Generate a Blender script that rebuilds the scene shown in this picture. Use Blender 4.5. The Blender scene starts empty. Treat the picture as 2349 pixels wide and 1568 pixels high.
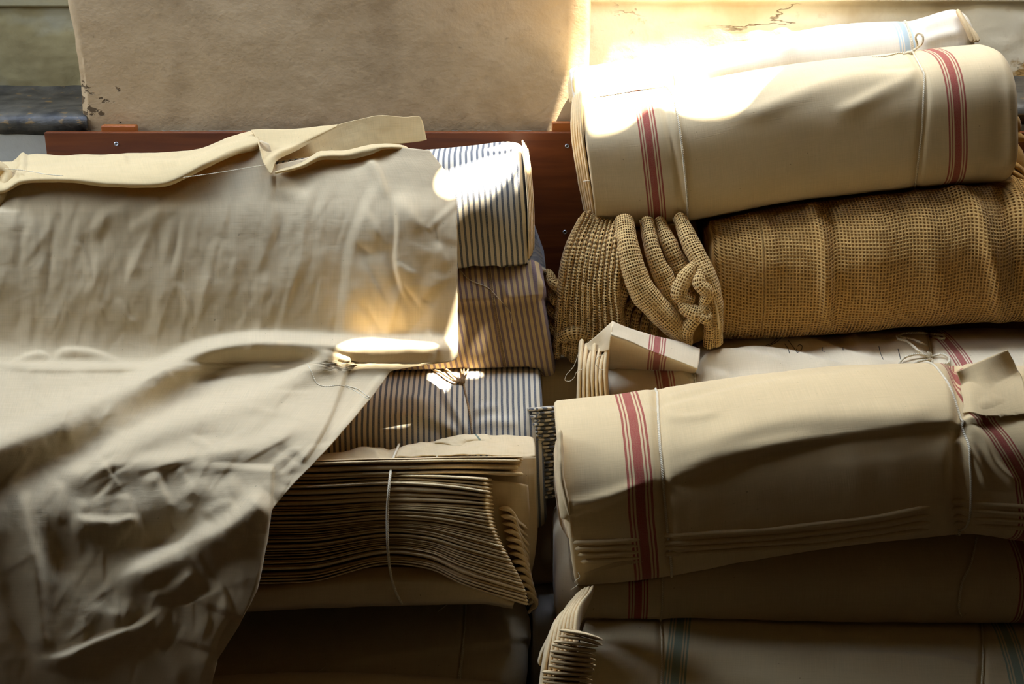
import bpy, math, random
import numpy as np
from mathutils import Vector, Matrix
from mathutils.bvhtree import BVHTree
from mathutils.geometry import delaunay_2d_cdt

SC = bpy.context.scene
COL = SC.collection
random.seed(7)
RNG = np.random.default_rng(7)

# ------------------------------------------------------------------ camera
W, H = 2349.0, 1568.0
LENS = 45.0
FPX = W * LENS / 36.0
CAMP = np.array([0.0, -2.35, 1.37])
PITCH = math.radians(20.0)
FWD = np.array([0.0, math.cos(PITCH), -math.sin(PITCH)])
UPV = np.array([0.0, math.sin(PITCH), math.cos(PITCH)])
cam_d = bpy.data.cameras.new('camera')
cam_d.lens = LENS
cam_d.sensor_width = 36.0
cam = bpy.data.objects.new('camera', cam_d)
cam.location = CAMP
cam.rotation_euler = (math.pi / 2 - PITCH, 0, 0)
COL.objects.link(cam)
SC.camera = cam

# ------------------------------------------------------------------ light and exposure
SC.view_settings.view_transform = 'Standard'
SC.view_settings.look = 'None'
SC.view_settings.exposure = 0.0
SC.view_settings.gamma = 1.0
SC.view_settings.use_curve_mapping = False
world = bpy.data.worlds.new('world')
SC.world = world
world.use_nodes = True
world.node_tree.nodes['Background'].inputs[0].default_value = (1.0, 0.76, 0.46, 1)
world.node_tree.nodes['Background'].inputs[1].default_value = 0.032

SUN_DIR = np.array([-0.30, 0.16, -0.94])
SUN_DIR /= np.linalg.norm(SUN_DIR)


def sun_lamp():
    d = bpy.data.lights.new('sun', 'SUN')
    d.energy = 52.0
    d.angle = math.radians(0.45)
    d.color = (1.0, 0.96, 0.90)
    o = bpy.data.objects.new('sun', d)
    o.rotation_euler = Vector(SUN_DIR).to_track_quat('-Z', 'Y').to_euler()
    o.location = (1.5, -0.6, 4.0)
    COL.objects.link(o)


def area(name, loc, target, sx, sy, energy, color, spread=180):
    d = bpy.data.lights.new(name, 'AREA')
    d.shape = 'RECTANGLE'
    d.size, d.size_y = sx, sy
    d.energy = energy
    d.color = color
    d.spread = math.radians(spread)
    o = bpy.data.objects.new(name, d)
    o.location = loc
    v = Vector(target) - Vector(loc)
    o.rotation_euler = v.to_track_quat('-Z', 'Y').to_euler()
    COL.objects.link(o)
    return o


sun_lamp()
area('skylight_daylight', (-0.20, -0.14, 2.15), (-0.20, -0.45, 0.5), 2.1, 0.26, 33.0, (0.70, 0.88, 1.28))
area('right_window_daylight', (1.0, 0.06, 1.80), (0.75, 0.22, 1.05), 1.0, 0.2, 6.0, (1.0, 0.95, 0.84))
area('pier_glow_fill', (0.42, -0.13, 1.60), (0.08, 0.02, 1.07), 0.30, 0.22, 2.4, (1.0, 0.94, 0.88))  # added lamp for the glow on the pier's right edge, no real source
area('left_fill', (-1.8, -0.50, 1.60), (-0.45, -0.32, 0.95), 0.8, 0.5, 5.4, (0.80, 0.92, 1.16), 80)  # added fill to lift the dust sheet; no window known at this spot


# ------------------------------------------------------------------ maths helpers
def ray(px, py):
    px = np.asarray(px, float)
    py = np.asarray(py, float)
    xs = (px - W / 2) / FPX
    ys = -(py - H / 2) / FPX
    d = FWD + np.multiply.outer(xs, np.array([1.0, 0, 0])) + np.multiply.outer(ys, UPV)
    return d


def P(px, py, Y):
    d = ray(px, py)
    t = (np.asarray(Y, float) - CAMP[1]) / d[..., 1]
    return CAMP + d * t[..., None]


def PZ(px, py, Z):
    d = ray(px, py)
    t = (np.asarray(Z, float) - CAMP[2]) / d[..., 2]
    return CAMP + d * t[..., None]


def proj(V):
    r = V - CAMP
    dep = r @ FWD
    return W / 2 + FPX * r[..., 0] / dep, H / 2 - FPX * (r @ UPV) / dep, dep


def hermite(xs, ys, q):
    xs = np.asarray(xs, float)
    ys = np.asarray(ys, float)
    q = np.clip(np.asarray(q, float), xs[0], xs[-1])
    if len(xs) == 2:
        return np.interp(q, xs, ys)
    h = np.diff(xs)
    dl = np.diff(ys) / h
    m = np.empty_like(ys)
    m[1:-1] = np.where(dl[1:] * dl[:-1] > 0, 2 * dl[1:] * dl[:-1] / (dl[1:] + dl[:-1] + 1e-12), 0.0) * 0.5 + 0.25 * (dl[1:] + dl[:-1])
    m[0], m[-1] = dl[0], dl[-1]
    k = np.clip(np.searchsorted(xs, q, side='right') - 1, 0, len(h) - 1)
    t = (q - xs[k]) / h[k]
    h00 = 2 * t**3 - 3 * t**2 + 1
    h10 = t**3 - 2 * t**2 + t
    h01 = -2 * t**3 + 3 * t**2
    h11 = t**3 - t**2
    return h00 * ys[k] + h10 * h[k] * m[k] + h01 * ys[k + 1] + h11 * h[k] * m[k + 1]


def cr_path(pts, n):
    """smooth curve through points, n samples evenly by length"""
    pts = np.asarray(pts, float)
    s = np.concatenate([[0], np.cumsum(np.linalg.norm(np.diff(pts, axis=0), axis=1) + 1e-9)])
    q = np.linspace(0, s[-1], n)
    return np.stack([hermite(s, pts[:, k], q) for k in range(pts.shape[1])], axis=1)


_perm = RNG.permutation(256)
_perm = np.concatenate([_perm, _perm, _perm])
_g3 = RNG.normal(size=(256, 3))
_g3 /= np.linalg.norm(_g3, axis=1)[:, None]


def noise3(x, y, z):
    x, y, z = np.broadcast_arrays(np.asarray(x, float), np.asarray(y, float), np.asarray(z, float))
    xi, yi, zi = np.floor(x).astype(int), np.floor(y).astype(int), np.floor(z).astype(int)
    xf, yf, zf = x - xi, y - yi, z - zi
    u, v, w = [t * t * t * (t * (t * 6 - 15) + 10) for t in (xf, yf, zf)]
    out = 0
    for a in (0, 1):
        for b in (0, 1):
            for c in (0, 1):
                h = _perm[(_perm[(_perm[(xi + a) & 255] + yi + b) & 255] + zi + c) & 255]
                g = _g3[h]
                val = g[..., 0] * (xf - a) + g[..., 1] * (yf - b) + g[..., 2] * (zf - c)
                out = out + val * (u if a else 1 - u) * (v if b else 1 - v) * (w if c else 1 - w)
    return out


def fbm(x, y, z, o=3):
    r, a = 0, 1.0
    for k in range(o):
        r = r + a * noise3(x * 2**k + 13.7 * k, y * 2**k + 7.1 * k, z * 2**k)
        a *= 0.5
    return r


def smooth01(t):
    t = np.clip(t, 0, 1)
    return t * t * (3 - 2 * t)


def polyd(px, py, poly):
    """signed distance in the view plane (+ below a left-to-right line) and position along it"""
    poly = np.asarray(poly, float)
    if len(poly) > 2:
        poly = cr_path(poly, max(14, 5 * len(poly)))
    L = np.concatenate([[0], np.cumsum(np.linalg.norm(np.diff(poly, axis=0), axis=1))])
    best = np.full(px.shape, 1e9)
    sg = np.zeros(px.shape)
    ss = np.zeros(px.shape)
    for i in range(len(poly) - 1):
        x0, y0 = poly[i]
        dx, dy = poly[i + 1] - poly[i]
        l2 = dx * dx + dy * dy + 1e-9
        t = np.clip(((px - x0) * dx + (py - y0) * dy) / l2, 0, 1)
        ex, ey = px - x0 - t * dx, py - y0 - t * dy
        d = np.sqrt(ex * ex + ey * ey)
        m = d < best
        best = np.where(m, d, best)
        sg = np.where(m, np.sign(dx * (py - y0) - dy * (px - x0)), sg)
        ss = np.where(m, (L[i] + t * (L[i + 1] - L[i])) / L[-1], ss)
    return best * np.where(sg == 0, 1, sg), ss


def feat_sum(px, py, feats):
    """total relief in metres of a list of folds drawn along lines"""
    D = np.zeros(px.shape)
    for f in feats:
        kind, poly = f[0], np.asarray(f[1], float)
        pad = 4 * max(f[2] if np.isscalar(f[2]) else max(f[2]), 30) + (f[4] if kind == 'step' else 0)
        m = (px > poly[:, 0].min() - pad) & (px < poly[:, 0].max() + pad) & (py > poly[:, 1].min() - pad) & (py < poly[:, 1].max() + pad)
        if not m.any():
            continue
        d, s = polyd(px[m], py[m], poly)
        if kind == 'ridge':
            (wa, wb), h = f[2], f[3]
            tp = f[4] if len(f) > 4 else (0.25, 0.25)
            w = np.where(d < 0, wa, wb)
            v = h * np.exp(-(d / w)**2)
            if tp[0] > 0:
                v = v * smooth01(s / tp[0])
            if tp[1] > 0:
                v = v * smooth01((1 - s) / tp[1])
        else:
            w, h, fall = f[2], f[3], f[4]
            tp = f[5] if len(f) > 5 else (0.0, 0.0)
            v = h * smooth01(0.5 - d / (2 * w)) * np.exp(-(np.minimum(d, 0) / fall)**2)
            if tp[0] > 0:
                v = v * smooth01(s / tp[0])
            if tp[1] > 0:
                v = v * smooth01((1 - s) / tp[1])
        D[m] += v
    return D


# ------------------------------------------------------------------ objects
SOLID = {}      # name -> (verts, faces) of everything built, for contact and for laying cord on cloth


def put(o, **kw):
    for k, v in kw.items():
        if v is not None:
            o[k] = v
    return o


def thing(name, label, cat, loc, group=None):
    o = bpy.data.objects.new(name, None)
    o.empty_display_size = 0.05
    o.location = loc
    COL.objects.link(o)
    put(o, label=label, category=cat, group=group)
    return o


def link_mesh(name, V, quads, tris, mat, parent=None, uvq=None, uvt=None, smooth=True):
    me = bpy.data.meshes.new(name)
    V = np.asarray(V, float).reshape(-1, 3)
    if parent is not None:
        V = V - np.array(parent.location)
    nq, nt = len(quads), len(tris)
    me.vertices.add(len(V))
    me.vertices.foreach_set('co', V.astype(np.float32).ravel())
    loops = np.concatenate([np.asarray(quads, np.int32).ravel(), np.asarray(tris, np.int32).ravel()]).astype(np.int32)
    me.loops.add(len(loops))
    me.loops.foreach_set('vertex_index', loops)
    me.polygons.add(nq + nt)
    st = np.concatenate([np.arange(nq) * 4, nq * 4 + np.arange(nt) * 3]).astype(np.int32)
    me.polygons.foreach_set('loop_start', st)
    me.polygons.foreach_set('use_smooth', np.full(nq + nt, smooth))
    if uvq is not None:
        uv = me.uv_layers.new(name='UVMap')
        a = np.asarray(uvq, float).reshape(-1, 2)
        if nt:
            b = np.asarray(uvt, float).reshape(-1, 2) if uvt is not None else np.zeros((nt * 3, 2))
            a = np.concatenate([a, b])
        uv.data.foreach_set('uv', a.astype(np.float32).ravel())
    me.update(calc_edges=True)
    me.validate()
    o = bpy.data.objects.new(name, me)
    if mat:
        me.materials.append(mat)
    COL.objects.link(o)
    if parent is not None:
        o.parent = parent
    return o


def grid_normals(V, closed):
    a = np.gradient(V, axis=0)
    if closed:
        b = (np.roll(V, -1, 1) - np.roll(V, 1, 1)) * 0.5
    else:
        b = np.gradient(V, axis=1)
    n = np.cross(a, b)
    return n / (np.linalg.norm(n, axis=2)[..., None] + 1e-12)


def grid_obj(name, V, mat, parent=None, closed=False, caps=False, uv=None, flip=False, solid=None):
    nu, nt = V.shape[:2]
    vs = V.reshape(-1, 3)
    jj = nt if closed else nt - 1
    i, j = np.meshgrid(np.arange(nu - 1), np.arange(jj), indexing='ij')
    j2 = (j + 1) % nt
    q = np.stack([i * nt + j, (i + 1) * nt + j, (i + 1) * nt + j2, i * nt + j2], -1).reshape(-1, 4)
    if uv is None:
        du = np.linalg.norm(np.diff(V, axis=0), axis=2).mean(1)
        dv = np.linalg.norm(np.diff(np.concatenate([V, V[:, :1]], 1) if closed else V, axis=1), axis=2).mean(0)
        U = np.concatenate([[0], np.cumsum(du)])[:, None]
        Vv = np.concatenate([[0], np.cumsum(dv)])[None, :]
        uv = np.stack(np.broadcast_arrays(U, Vv), -1)
    uvq = np.stack([uv[i, j], uv[i + 1, j], uv[i + 1, j + 1], uv[i, j + 1]], -2).reshape(-1, 4, 2)
    if flip:
        q = q[:, ::-1]
        uvq = uvq[:, ::-1]
    tris = np.zeros((0, 3), int)
    uvt = np.zeros((0, 3, 2))
    if caps:
        c0, c1 = V[0].mean(0), V[-1].mean(0)
        n0 = len(vs)
        vs = np.concatenate([vs, [c0, c1]])
        k = np.arange(nt)
        k2 = (k + 1) % nt
        t0 = np.stack([k, k2, np.full(nt, n0)], -1)
        b = (nu - 1) * nt
        t1 = np.stack([b + k2, b + k, np.full(nt, n0 + 1)], -1)
        tris = np.concatenate([t0, t1])
        u0, u1 = uv[0, :-1], uv[-1, :-1]
        uvt = np.concatenate([np.stack([u0, u0, u0 + [0, .03]], 1), np.stack([u1, u1, u1 + [0, .03]], 1)])
        if flip:
            tris = tris[:, ::-1]
    o = link_mesh(name, vs, q, tris, mat, parent, uvq, uvt)
    if solid:
        SOLID.setdefault(solid, []).append((vs, [list(map(int, f)) for f in q] + [list(map(int, f)) for f in tris]))
    return o


def bvh(*names):
    v, f, n = [], [], 0
    for k in (names or SOLID.keys()):
        for vs, fs in SOLID.get(k, []):
            v.extend(map(tuple, vs))
            f.extend([[a + n for a in x] for x in fs])
            n += len(vs)
    return BVHTree.FromPolygons(v, f) if f else None


_TREES = {}


def push_out(V, names, gap=0.006, reach=0.12):
    """cloth gives way: whatever would lie inside an earlier solid moves to its surface"""
    shp = V.shape
    A = V.reshape(-1, 3).copy()
    for _ in range(4):
        any_hit = False
        for nm in names:
            for vs, fs in SOLID.get(nm, []):
                vs = np.asarray(vs)
                lo, hi = vs.min(0) - 0.002, vs.max(0) + 0.002
                ks = np.nonzero(((A > lo) & (A < hi)).all(1))[0]
                if not len(ks):
                    continue
                t = _TREES.get(id(fs))
                if t is None:
                    t = _TREES[id(fs)] = BVHTree.FromPolygons([tuple(x) for x in vs], fs)
                for k in ks:
                    p = Vector(A[k])
                    loc, n, _, d = t.find_nearest(p, reach)
                    if loc is not None and (p - loc).dot(n) < gap * 0.9:
                        A[k] = loc + n * gap
                        any_hit = True
        if not any_hit:
            break
    return A.reshape(shp)


class Roll:
    """a rolled or folded length of cloth lying across the pile"""

    def __init__(self, key, st, n=2.4, nu=260, nt=150, shear=0.0, skew=0.0, feats=(), wr=0.002, wscale=9.0, ends=(0.012, 0.012), avoid=(), gap=0.006, prof=None):
        st = np.asarray(st, float)
        pxs = st[:, 0]
        e = np.linspace(0, 1, nu)
        e = 0.5 - 0.5 * np.cos(np.pi * e) if ends else e
        e = 0.55 * e + 0.45 * np.linspace(0, 1, nu)
        q = pxs[0] + (pxs[-1] - pxs[0]) * e
        top, Yc, ry, rz = [hermite(pxs, st[:, k], q) for k in range(1, 5)]
        t = np.linspace(2 * np.pi, 0, 2000, endpoint=False)
        mr = ry.mean() / rz.mean()
        c = mr * np.sign(np.cos(t)) * np.abs(np.cos(t))**(2 / n)
        s = np.sign(np.sin(t)) * np.abs(np.sin(t))**(2 / n)
        if prof is not None:
            c, s = prof(c / mr, s)
            c = c * mr
        L = np.concatenate([[0], np.cumsum(np.hypot(np.diff(np.append(c, c[0])), np.diff(np.append(s, s[0]))))])
        tq = np.linspace(0, L[-1], nt, endpoint=False)
        c = np.interp(tq, L, np.append(c, c[0])) / mr
        s = np.interp(tq, L, np.append(s, s[0]))
        zc = np.full(nu, 0.4)
        for _ in range(25):
            V = np.stack([np.zeros((nu, nt)), Yc[:, None] + ry[:, None] * c, zc[:, None] + rz[:, None] * s], -1)
            _, py, dep = proj(V)
            zc += (py.min(1) - top) * dep.mean(1) / FPX / math.cos(PITCH) * 0.9
        cen = np.stack([np.zeros(nu), Yc, zc], -1)
        X = (q - W / 2) / FPX * ((cen - CAMP) @ FWD)
        k = np.ones(nu)
        dl, dr = X - X[0], X[-1] - X
        for dd, ee in ((dl, ends[0]), (dr, ends[1])):
            if ee > 0:
                u = np.clip(dd / ee, 0, 1)
                k *= 1 - (1 - np.sqrt(np.clip(1 - (1 - u)**2, 0, 1))) * np.clip(ee / np.minimum(ry, rz), 0, 0.9)
        V = np.stack([np.broadcast_to(X[:, None], (nu, nt)).copy(),
                      Yc[:, None] + (ry * k)[:, None] * c, zc[:, None] + (rz * k)[:, None] * s], -1)
        V[..., 0] += shear * (zc[:, None] - V[..., 2]) + skew * (V[..., 1] - Yc[:, None])
        self.V, self.q, self.X, self.key = V, q, X, key
        self.nu, self.nt = nu, nt
        N = grid_normals(V, True)
        if wr:
            u = X[:, None] * np.ones(nt)
            ph = sum(map(ord, key)) % 97
            nz = fbm(V[..., 0] * wscale, V[..., 1] * wscale + ph, V[..., 2] * wscale, 3)
            V += N * (nz * wr)[..., None]
        if feats:
            px, py, _ = proj(V)
            face = np.einsum('ijk,ijk->ij', N, V - CAMP) < 0.15
            D = feat_sum(px, py, feats)
            V += N * (D * face)[..., None]
        if avoid:
            V[:] = push_out(V, avoid, gap)
        self.zmin = V[..., 2].min()

    def uv(self, scale=1.0, warp=None, exact=False):
        V = self.V
        if exact:
            W2 = np.concatenate([V, V[:, :1]], 1)
            v = np.concatenate([np.zeros((self.nu, 1)), np.cumsum(np.linalg.norm(np.diff(W2, axis=1), axis=2), 1)], 1)
            return np.stack([np.broadcast_to((self.X - self.X[0])[:, None], v.shape), v], -1)
        dv = np.linalg.norm(np.diff(np.concatenate([V, V[:, :1]], 1), axis=1), axis=2).mean(0)
        U = (self.X - self.X[0])[:, None]
        v = np.concatenate([[0], np.cumsum(dv)])[None, :]
        U, v = [a.copy() for a in np.broadcast_arrays(U, v)]
        if warp is not None:
            px, py, _ = proj(np.concatenate([V, V[:, :1]], 1))
            U = warp(U, px, py)
        return np.stack([U, v], -1)

    def u_at(self, px):
        return float(np.interp(px, self.q, self.X) - self.X[0])

    def build(self, name, mat, parent, warp=None, exact=False):
        self.o = grid_obj(name, self.V, mat, parent, closed=True, caps=True, uv=self.uv(warp=warp, exact=exact), solid=self.key)
        return self.o

    def ring(self, path, off):
        """closed line round the roll that crosses the visible front along path [(px,py)...]"""
        V = self.V
        N = grid_normals(V, True)
        px, py, _ = proj(V)
        pa = np.asarray(sorted(path, key=lambda a: a[1]), float)
        idx = np.zeros(self.nt)
        ii = np.arange(self.nu)
        face = np.zeros(self.nt, bool)
        base = np.interp(pa[:, 0].mean(), px.mean(1), ii)
        for j in range(self.nt):
            k = base
            for _ in range(3):
                yy = np.interp(k, ii, py[:, j])
                k = np.interp(np.interp(yy, pa[:, 1], pa[:, 0]), px[:, j], ii)
            idx[j] = k
            m = int(round(k))
            face[j] = N[m, j] @ (V[m, j] - CAMP) < 0.02
        if face.any() and not face.all():
            j0 = np.nonzero(face & ~np.roll(face, -1))[0][0]
            j1 = np.nonzero(face & ~np.roll(face, 1))[0][0]
            nb = (j1 - j0) % self.nt
            for k in range(1, nb):
                idx[(j0 + k) % self.nt] = idx[j0] + (idx[j1] - idx[j0]) * k / nb
        a = np.floor(idx).astype(int).clip(0, self.nu - 2)
        f = (idx - a)[:, None]
        jj = np.arange(self.nt)
        return V[a, jj] * (1 - f) + V[a + 1, jj] * f + N[a, jj] * off


def tube_V(pts, r, closed=False, sides=7):
    pts = np.asarray(pts, float)
    if closed:
        pts = np.concatenate([pts, pts[:1]])
    d = np.gradient(pts, axis=0)
    if closed:
        d[0] = d[-1] = pts[1] - pts[-2]
    d /= np.linalg.norm(d, axis=1)[:, None] + 1e-12
    up = np.array([0.13, -0.7, 0.7])
    a = np.cross(d, up)
    bad = np.linalg.norm(a, axis=1) < 0.1
    a[bad] = np.cross(d[bad], [1.0, 0, 0])
    a /= np.linalg.norm(a, axis=1)[:, None]
    b = np.cross(d, a)
    th = np.linspace(0, 2 * np.pi, sides, endpoint=False)
    r = np.broadcast_to(np.asarray(r, float), (len(pts),))[:, None, None]
    return pts[:, None] + r * (np.cos(th)[None, :, None] * a[:, None] + np.sin(th)[None, :, None] * b[:, None])


def cord(name, pts, r, mat, parent, closed=False, n=None, solid=None):
    if n:
        pts = cr_path(pts, n)
    V = tube_V(pts, r, closed)
    return grid_obj(name, V, mat, parent, closed=True, caps=not closed, solid=solid)


def on_surface(path, tree, off=0.002, n=60, lift=None):
    """a line drawn on whatever stands at these places, raised by off"""
    p = cr_path(path, n) if n else np.asarray(path, float)
    out, last = [], None
    L = hermite(np.linspace(0, 1, len(lift)), lift, np.linspace(0, 1, len(p))) if lift is not None else np.zeros(len(p))
    for k, (x, y) in enumerate(p[:, :2]):
        d = ray(x, y)
        dn = Vector(d).normalized()
        loc, nn, _, dist = tree.ray_cast(Vector(CAMP), dn)
        if loc is None:
            dist = last if last else 2.0
        if last is not None and abs(dist - last) > 0.06:
            dist = last
        last = dist
        out.append(CAMP + np.array(dn) * (dist - off - L[k]))
    return np.asarray(out)


def etube(name, path, rw, rd, mat, parent, n=40, sides=20, ns=2.4, wav=0.0, wsc=30, solid=None, avoid=(), rw_prof=None, taper=0.0, seed=0.0):
    """a fold of cloth: path of (px,py,Y); rw half width across the view (px), rd half depth (m)"""
    p = cr_path(path, n)
    C = P(p[:, 0], p[:, 1], p[:, 2])
    _, _, dep = proj(C)
    d = np.gradient(C, axis=0)
    d /= np.linalg.norm(d, axis=1)[:, None]
    view = C - CAMP
    view /= np.linalg.norm(view, axis=1)[:, None]
    a = np.cross(d, view)
    a /= np.linalg.norm(a, axis=1)[:, None]
    b = np.cross(a, d)
    th = np.linspace(0, 2 * np.pi, sides, endpoint=False)
    c = np.sign(np.cos(th)) * np.abs(np.cos(th))**(2 / ns)
    s = np.sign(np.sin(th)) * np.abs(np.sin(th))**(2 / ns)
    s1 = np.linspace(0, 1, n)
    R = np.asarray(rw, float)
    R = np.broadcast_to(R, (n,)) if R.ndim == 0 else hermite(np.linspace(0, 1, len(R)), R, s1)
    D = np.asarray(rd, float)
    D = np.broadcast_to(D, (n,)) if D.ndim == 0 else hermite(np.linspace(0, 1, len(D)), D, s1)
    R = R * dep / FPX
    if taper:
        tp = np.sqrt(np.clip(np.minimum(s1, 1 - s1) / taper, 0.02, 1))
        R, D = R * tp, D * tp
    V = C[:, None] + R[:, None, None] * c[None, :, None] * a[:, None] + D[:, None, None] * s[None, :, None] * b[:, None]
    if wav:
        N = grid_normals(V, True)
        V = V + N * (fbm(V[..., 0] * wsc + seed, V[..., 1] * wsc, V[..., 2] * wsc, 2) * wav)[..., None]
    if avoid:
        V = push_out(V, avoid)
    # orient outward
    Nn = grid_normals(V, True)
    fl = np.einsum('ijk,ijk->ij', Nn, V - C[:, None]).mean() < 0
    return grid_obj(name, V, mat, parent, closed=True, caps=True, solid=solid, flip=fl)


def patch(name, rows, mat, parent, nr=40, nc=80, thick=0.0015, wav=0.0, wsc=25, solid=None, feats=(), avoid=()):
    """a loose piece of cloth through rows of points (px,py,Y)"""
    R = [cr_path(r, nc) for r in rows]
    R = np.stack(R)
    k = np.linspace(0, 1, len(rows))
    G = np.empty((nr, nc, 3))
    q = np.linspace(0, 1, nr)
    for c in range(nc):
        for a in range(3):
            G[:, c, a] = hermite(k, R[:, c, a], q)
    V = P(G[..., 0], G[..., 1], G[..., 2])
    N = grid_normals(V, False)
    sg = np.where(np.einsum('ijk,ijk->ij', N, V - CAMP) > 0, -1, 1)[..., None]
    if wav:
        V = V + N * sg * (fbm(V[..., 0] * wsc, V[..., 1] * wsc, V[..., 2] * wsc, 3) * wav)[..., None]
    if feats:
        V = V + N * sg * feat_sum(G[..., 0], G[..., 1], feats)[..., None]
    if avoid:
        V = push_out(V, avoid, gap=0.003)
    du = np.concatenate([[0], np.cumsum(np.linalg.norm(np.diff(V, axis=1), axis=2).mean(0))])
    dv = np.concatenate([[0], np.cumsum(np.linalg.norm(np.diff(V, axis=0), axis=2).mean(1))])
    uv = np.stack(np.broadcast_arrays(du[None, :], dv[:, None]), -1)
    o = grid_obj(name, V, mat, parent, solid=solid, uv=uv)
    if thick:
        m = o.modifiers.new('thickness', 'SOLIDIFY')
        m.thickness = thick
        m.offset = 0
    return o


def surf_rows(rows, tree, offs):
    return [[(x, y, float(on_surface([(x, y)], tree, o, 0)[0][1])) for x, y in r] for r, o in zip(rows, offs)]


def box(name, lo, hi, mat, parent=None, bev=0.0, wav=0.0, kind=None, seg=1):
    import bmesh
    bm = bmesh.new()
    bmesh.ops.create_cube(bm, size=1.0)
    lo, hi = np.asarray(lo, float), np.asarray(hi, float)
    for v in bm.verts:
        v.co = Vector((lo + hi) / 2 + np.array(v.co) * (hi - lo))
    if bev:
        bmesh.ops.bevel(bm, geom=bm.edges[:], offset=bev, segments=3, affect='EDGES', profile=0.5)
    if parent is not None:
        bmesh.ops.translate(bm, verts=bm.verts, vec=-parent.location)
    me = bpy.data.meshes.new(name)
    bm.to_mesh(me)
    bm.free()
    for p in me.polygons:
        p.use_smooth = False
    me.materials.append(mat)
    o = bpy.data.objects.new(name, me)
    COL.objects.link(o)
    if parent is not None:
        o.parent = parent
    if kind:
        o['kind'] = kind
    return o


# ------------------------------------------------------------------ materials
def srgb(r, g, b):
    f = lambda c: (c / 255) / 12.92 if c / 255 <= 0.04045 else ((c / 255 + 0.055) / 1.055)**2.4
    return (f(r), f(g), f(b), 1.0)


class NT:
    def __init__(self, name):
        self.m = bpy.data.materials.new(name)
        self.m.use_nodes = True
        self.t = self.m.node_tree
        self.t.nodes.clear()
        self.out = self.n('ShaderNodeOutputMaterial')

    def n(self, typ, **kw):
        x = self.t.nodes.new(typ)
        for k, v in kw.items():
            setattr(x, k, v)
        return x

    def l(self, a, b):
        self.t.links.new(a, b)

    def val(self, sock, v):
        if hasattr(v, 'is_linked') or hasattr(v, 'links'):
            self.l(v, sock)
        else:
            sock.default_value = v

    def math(self, op, a, b=None, c=None):
        x = self.n('ShaderNodeMath', operation=op)
        self.val(x.inputs[0], a)
        if b is not None:
            self.val(x.inputs[1], b)
        if c is not None:
            self.val(x.inputs[2], c)
        return x.outputs[0]

    def mix(self, fac, a, b, blend='MIX'):
        x = self.n('ShaderNodeMix', data_type='RGBA', blend_type=blend)
        self.val(x.inputs[0], fac)
        self.val(x.inputs[6], a)
        self.val(x.inputs[7], b)
        return x.outputs[2]

    def noise(self, vec, scale, detail=3, rough=0.5, dist=0.0):
        x = self.n('ShaderNodeTexNoise')
        if vec is not None:
            self.l(vec, x.inputs['Vector'])
        x.inputs['Scale'].default_value = scale
        x.inputs['Detail'].default_value = detail
        x.inputs['Roughness'].default_value = rough
        x.inputs['Distortion'].default_value = dist
        return x.outputs[0]

    def mapping(self, vec, sc=(1, 1, 1), loc=(0, 0, 0)):
        x = self.n('ShaderNodeMapping')
        self.l(vec, x.inputs[0])
        x.inputs['Scale'].default_value = sc
        x.inputs['Location'].default_value = loc
        return x.outputs[0]

    def rng(self, v, a, b, c=0.0, d=1.0, smooth=False):
        x = self.n('ShaderNodeMapRange', clamp=True)
        if smooth:
            x.interpolation_type = 'SMOOTHSTEP'
        self.val(x.inputs[0], v)
        for k, q in enumerate((a, b, c, d)):
            x.inputs[k + 1].default_value = q
        return x.outputs[0]

    def bump(self, h, strength, dist, nrm=None):
        x = self.n('ShaderNodeBump')
        x.inputs['Strength'].default_value = strength
        x.inputs['Distance'].default_value = dist
        self.l(h, x.inputs['Height'])
        if nrm is not None:
            self.l(nrm, x.inputs['Normal'])
        return x.outputs[0]


CREAM = srgb(222, 203, 166)


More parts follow.
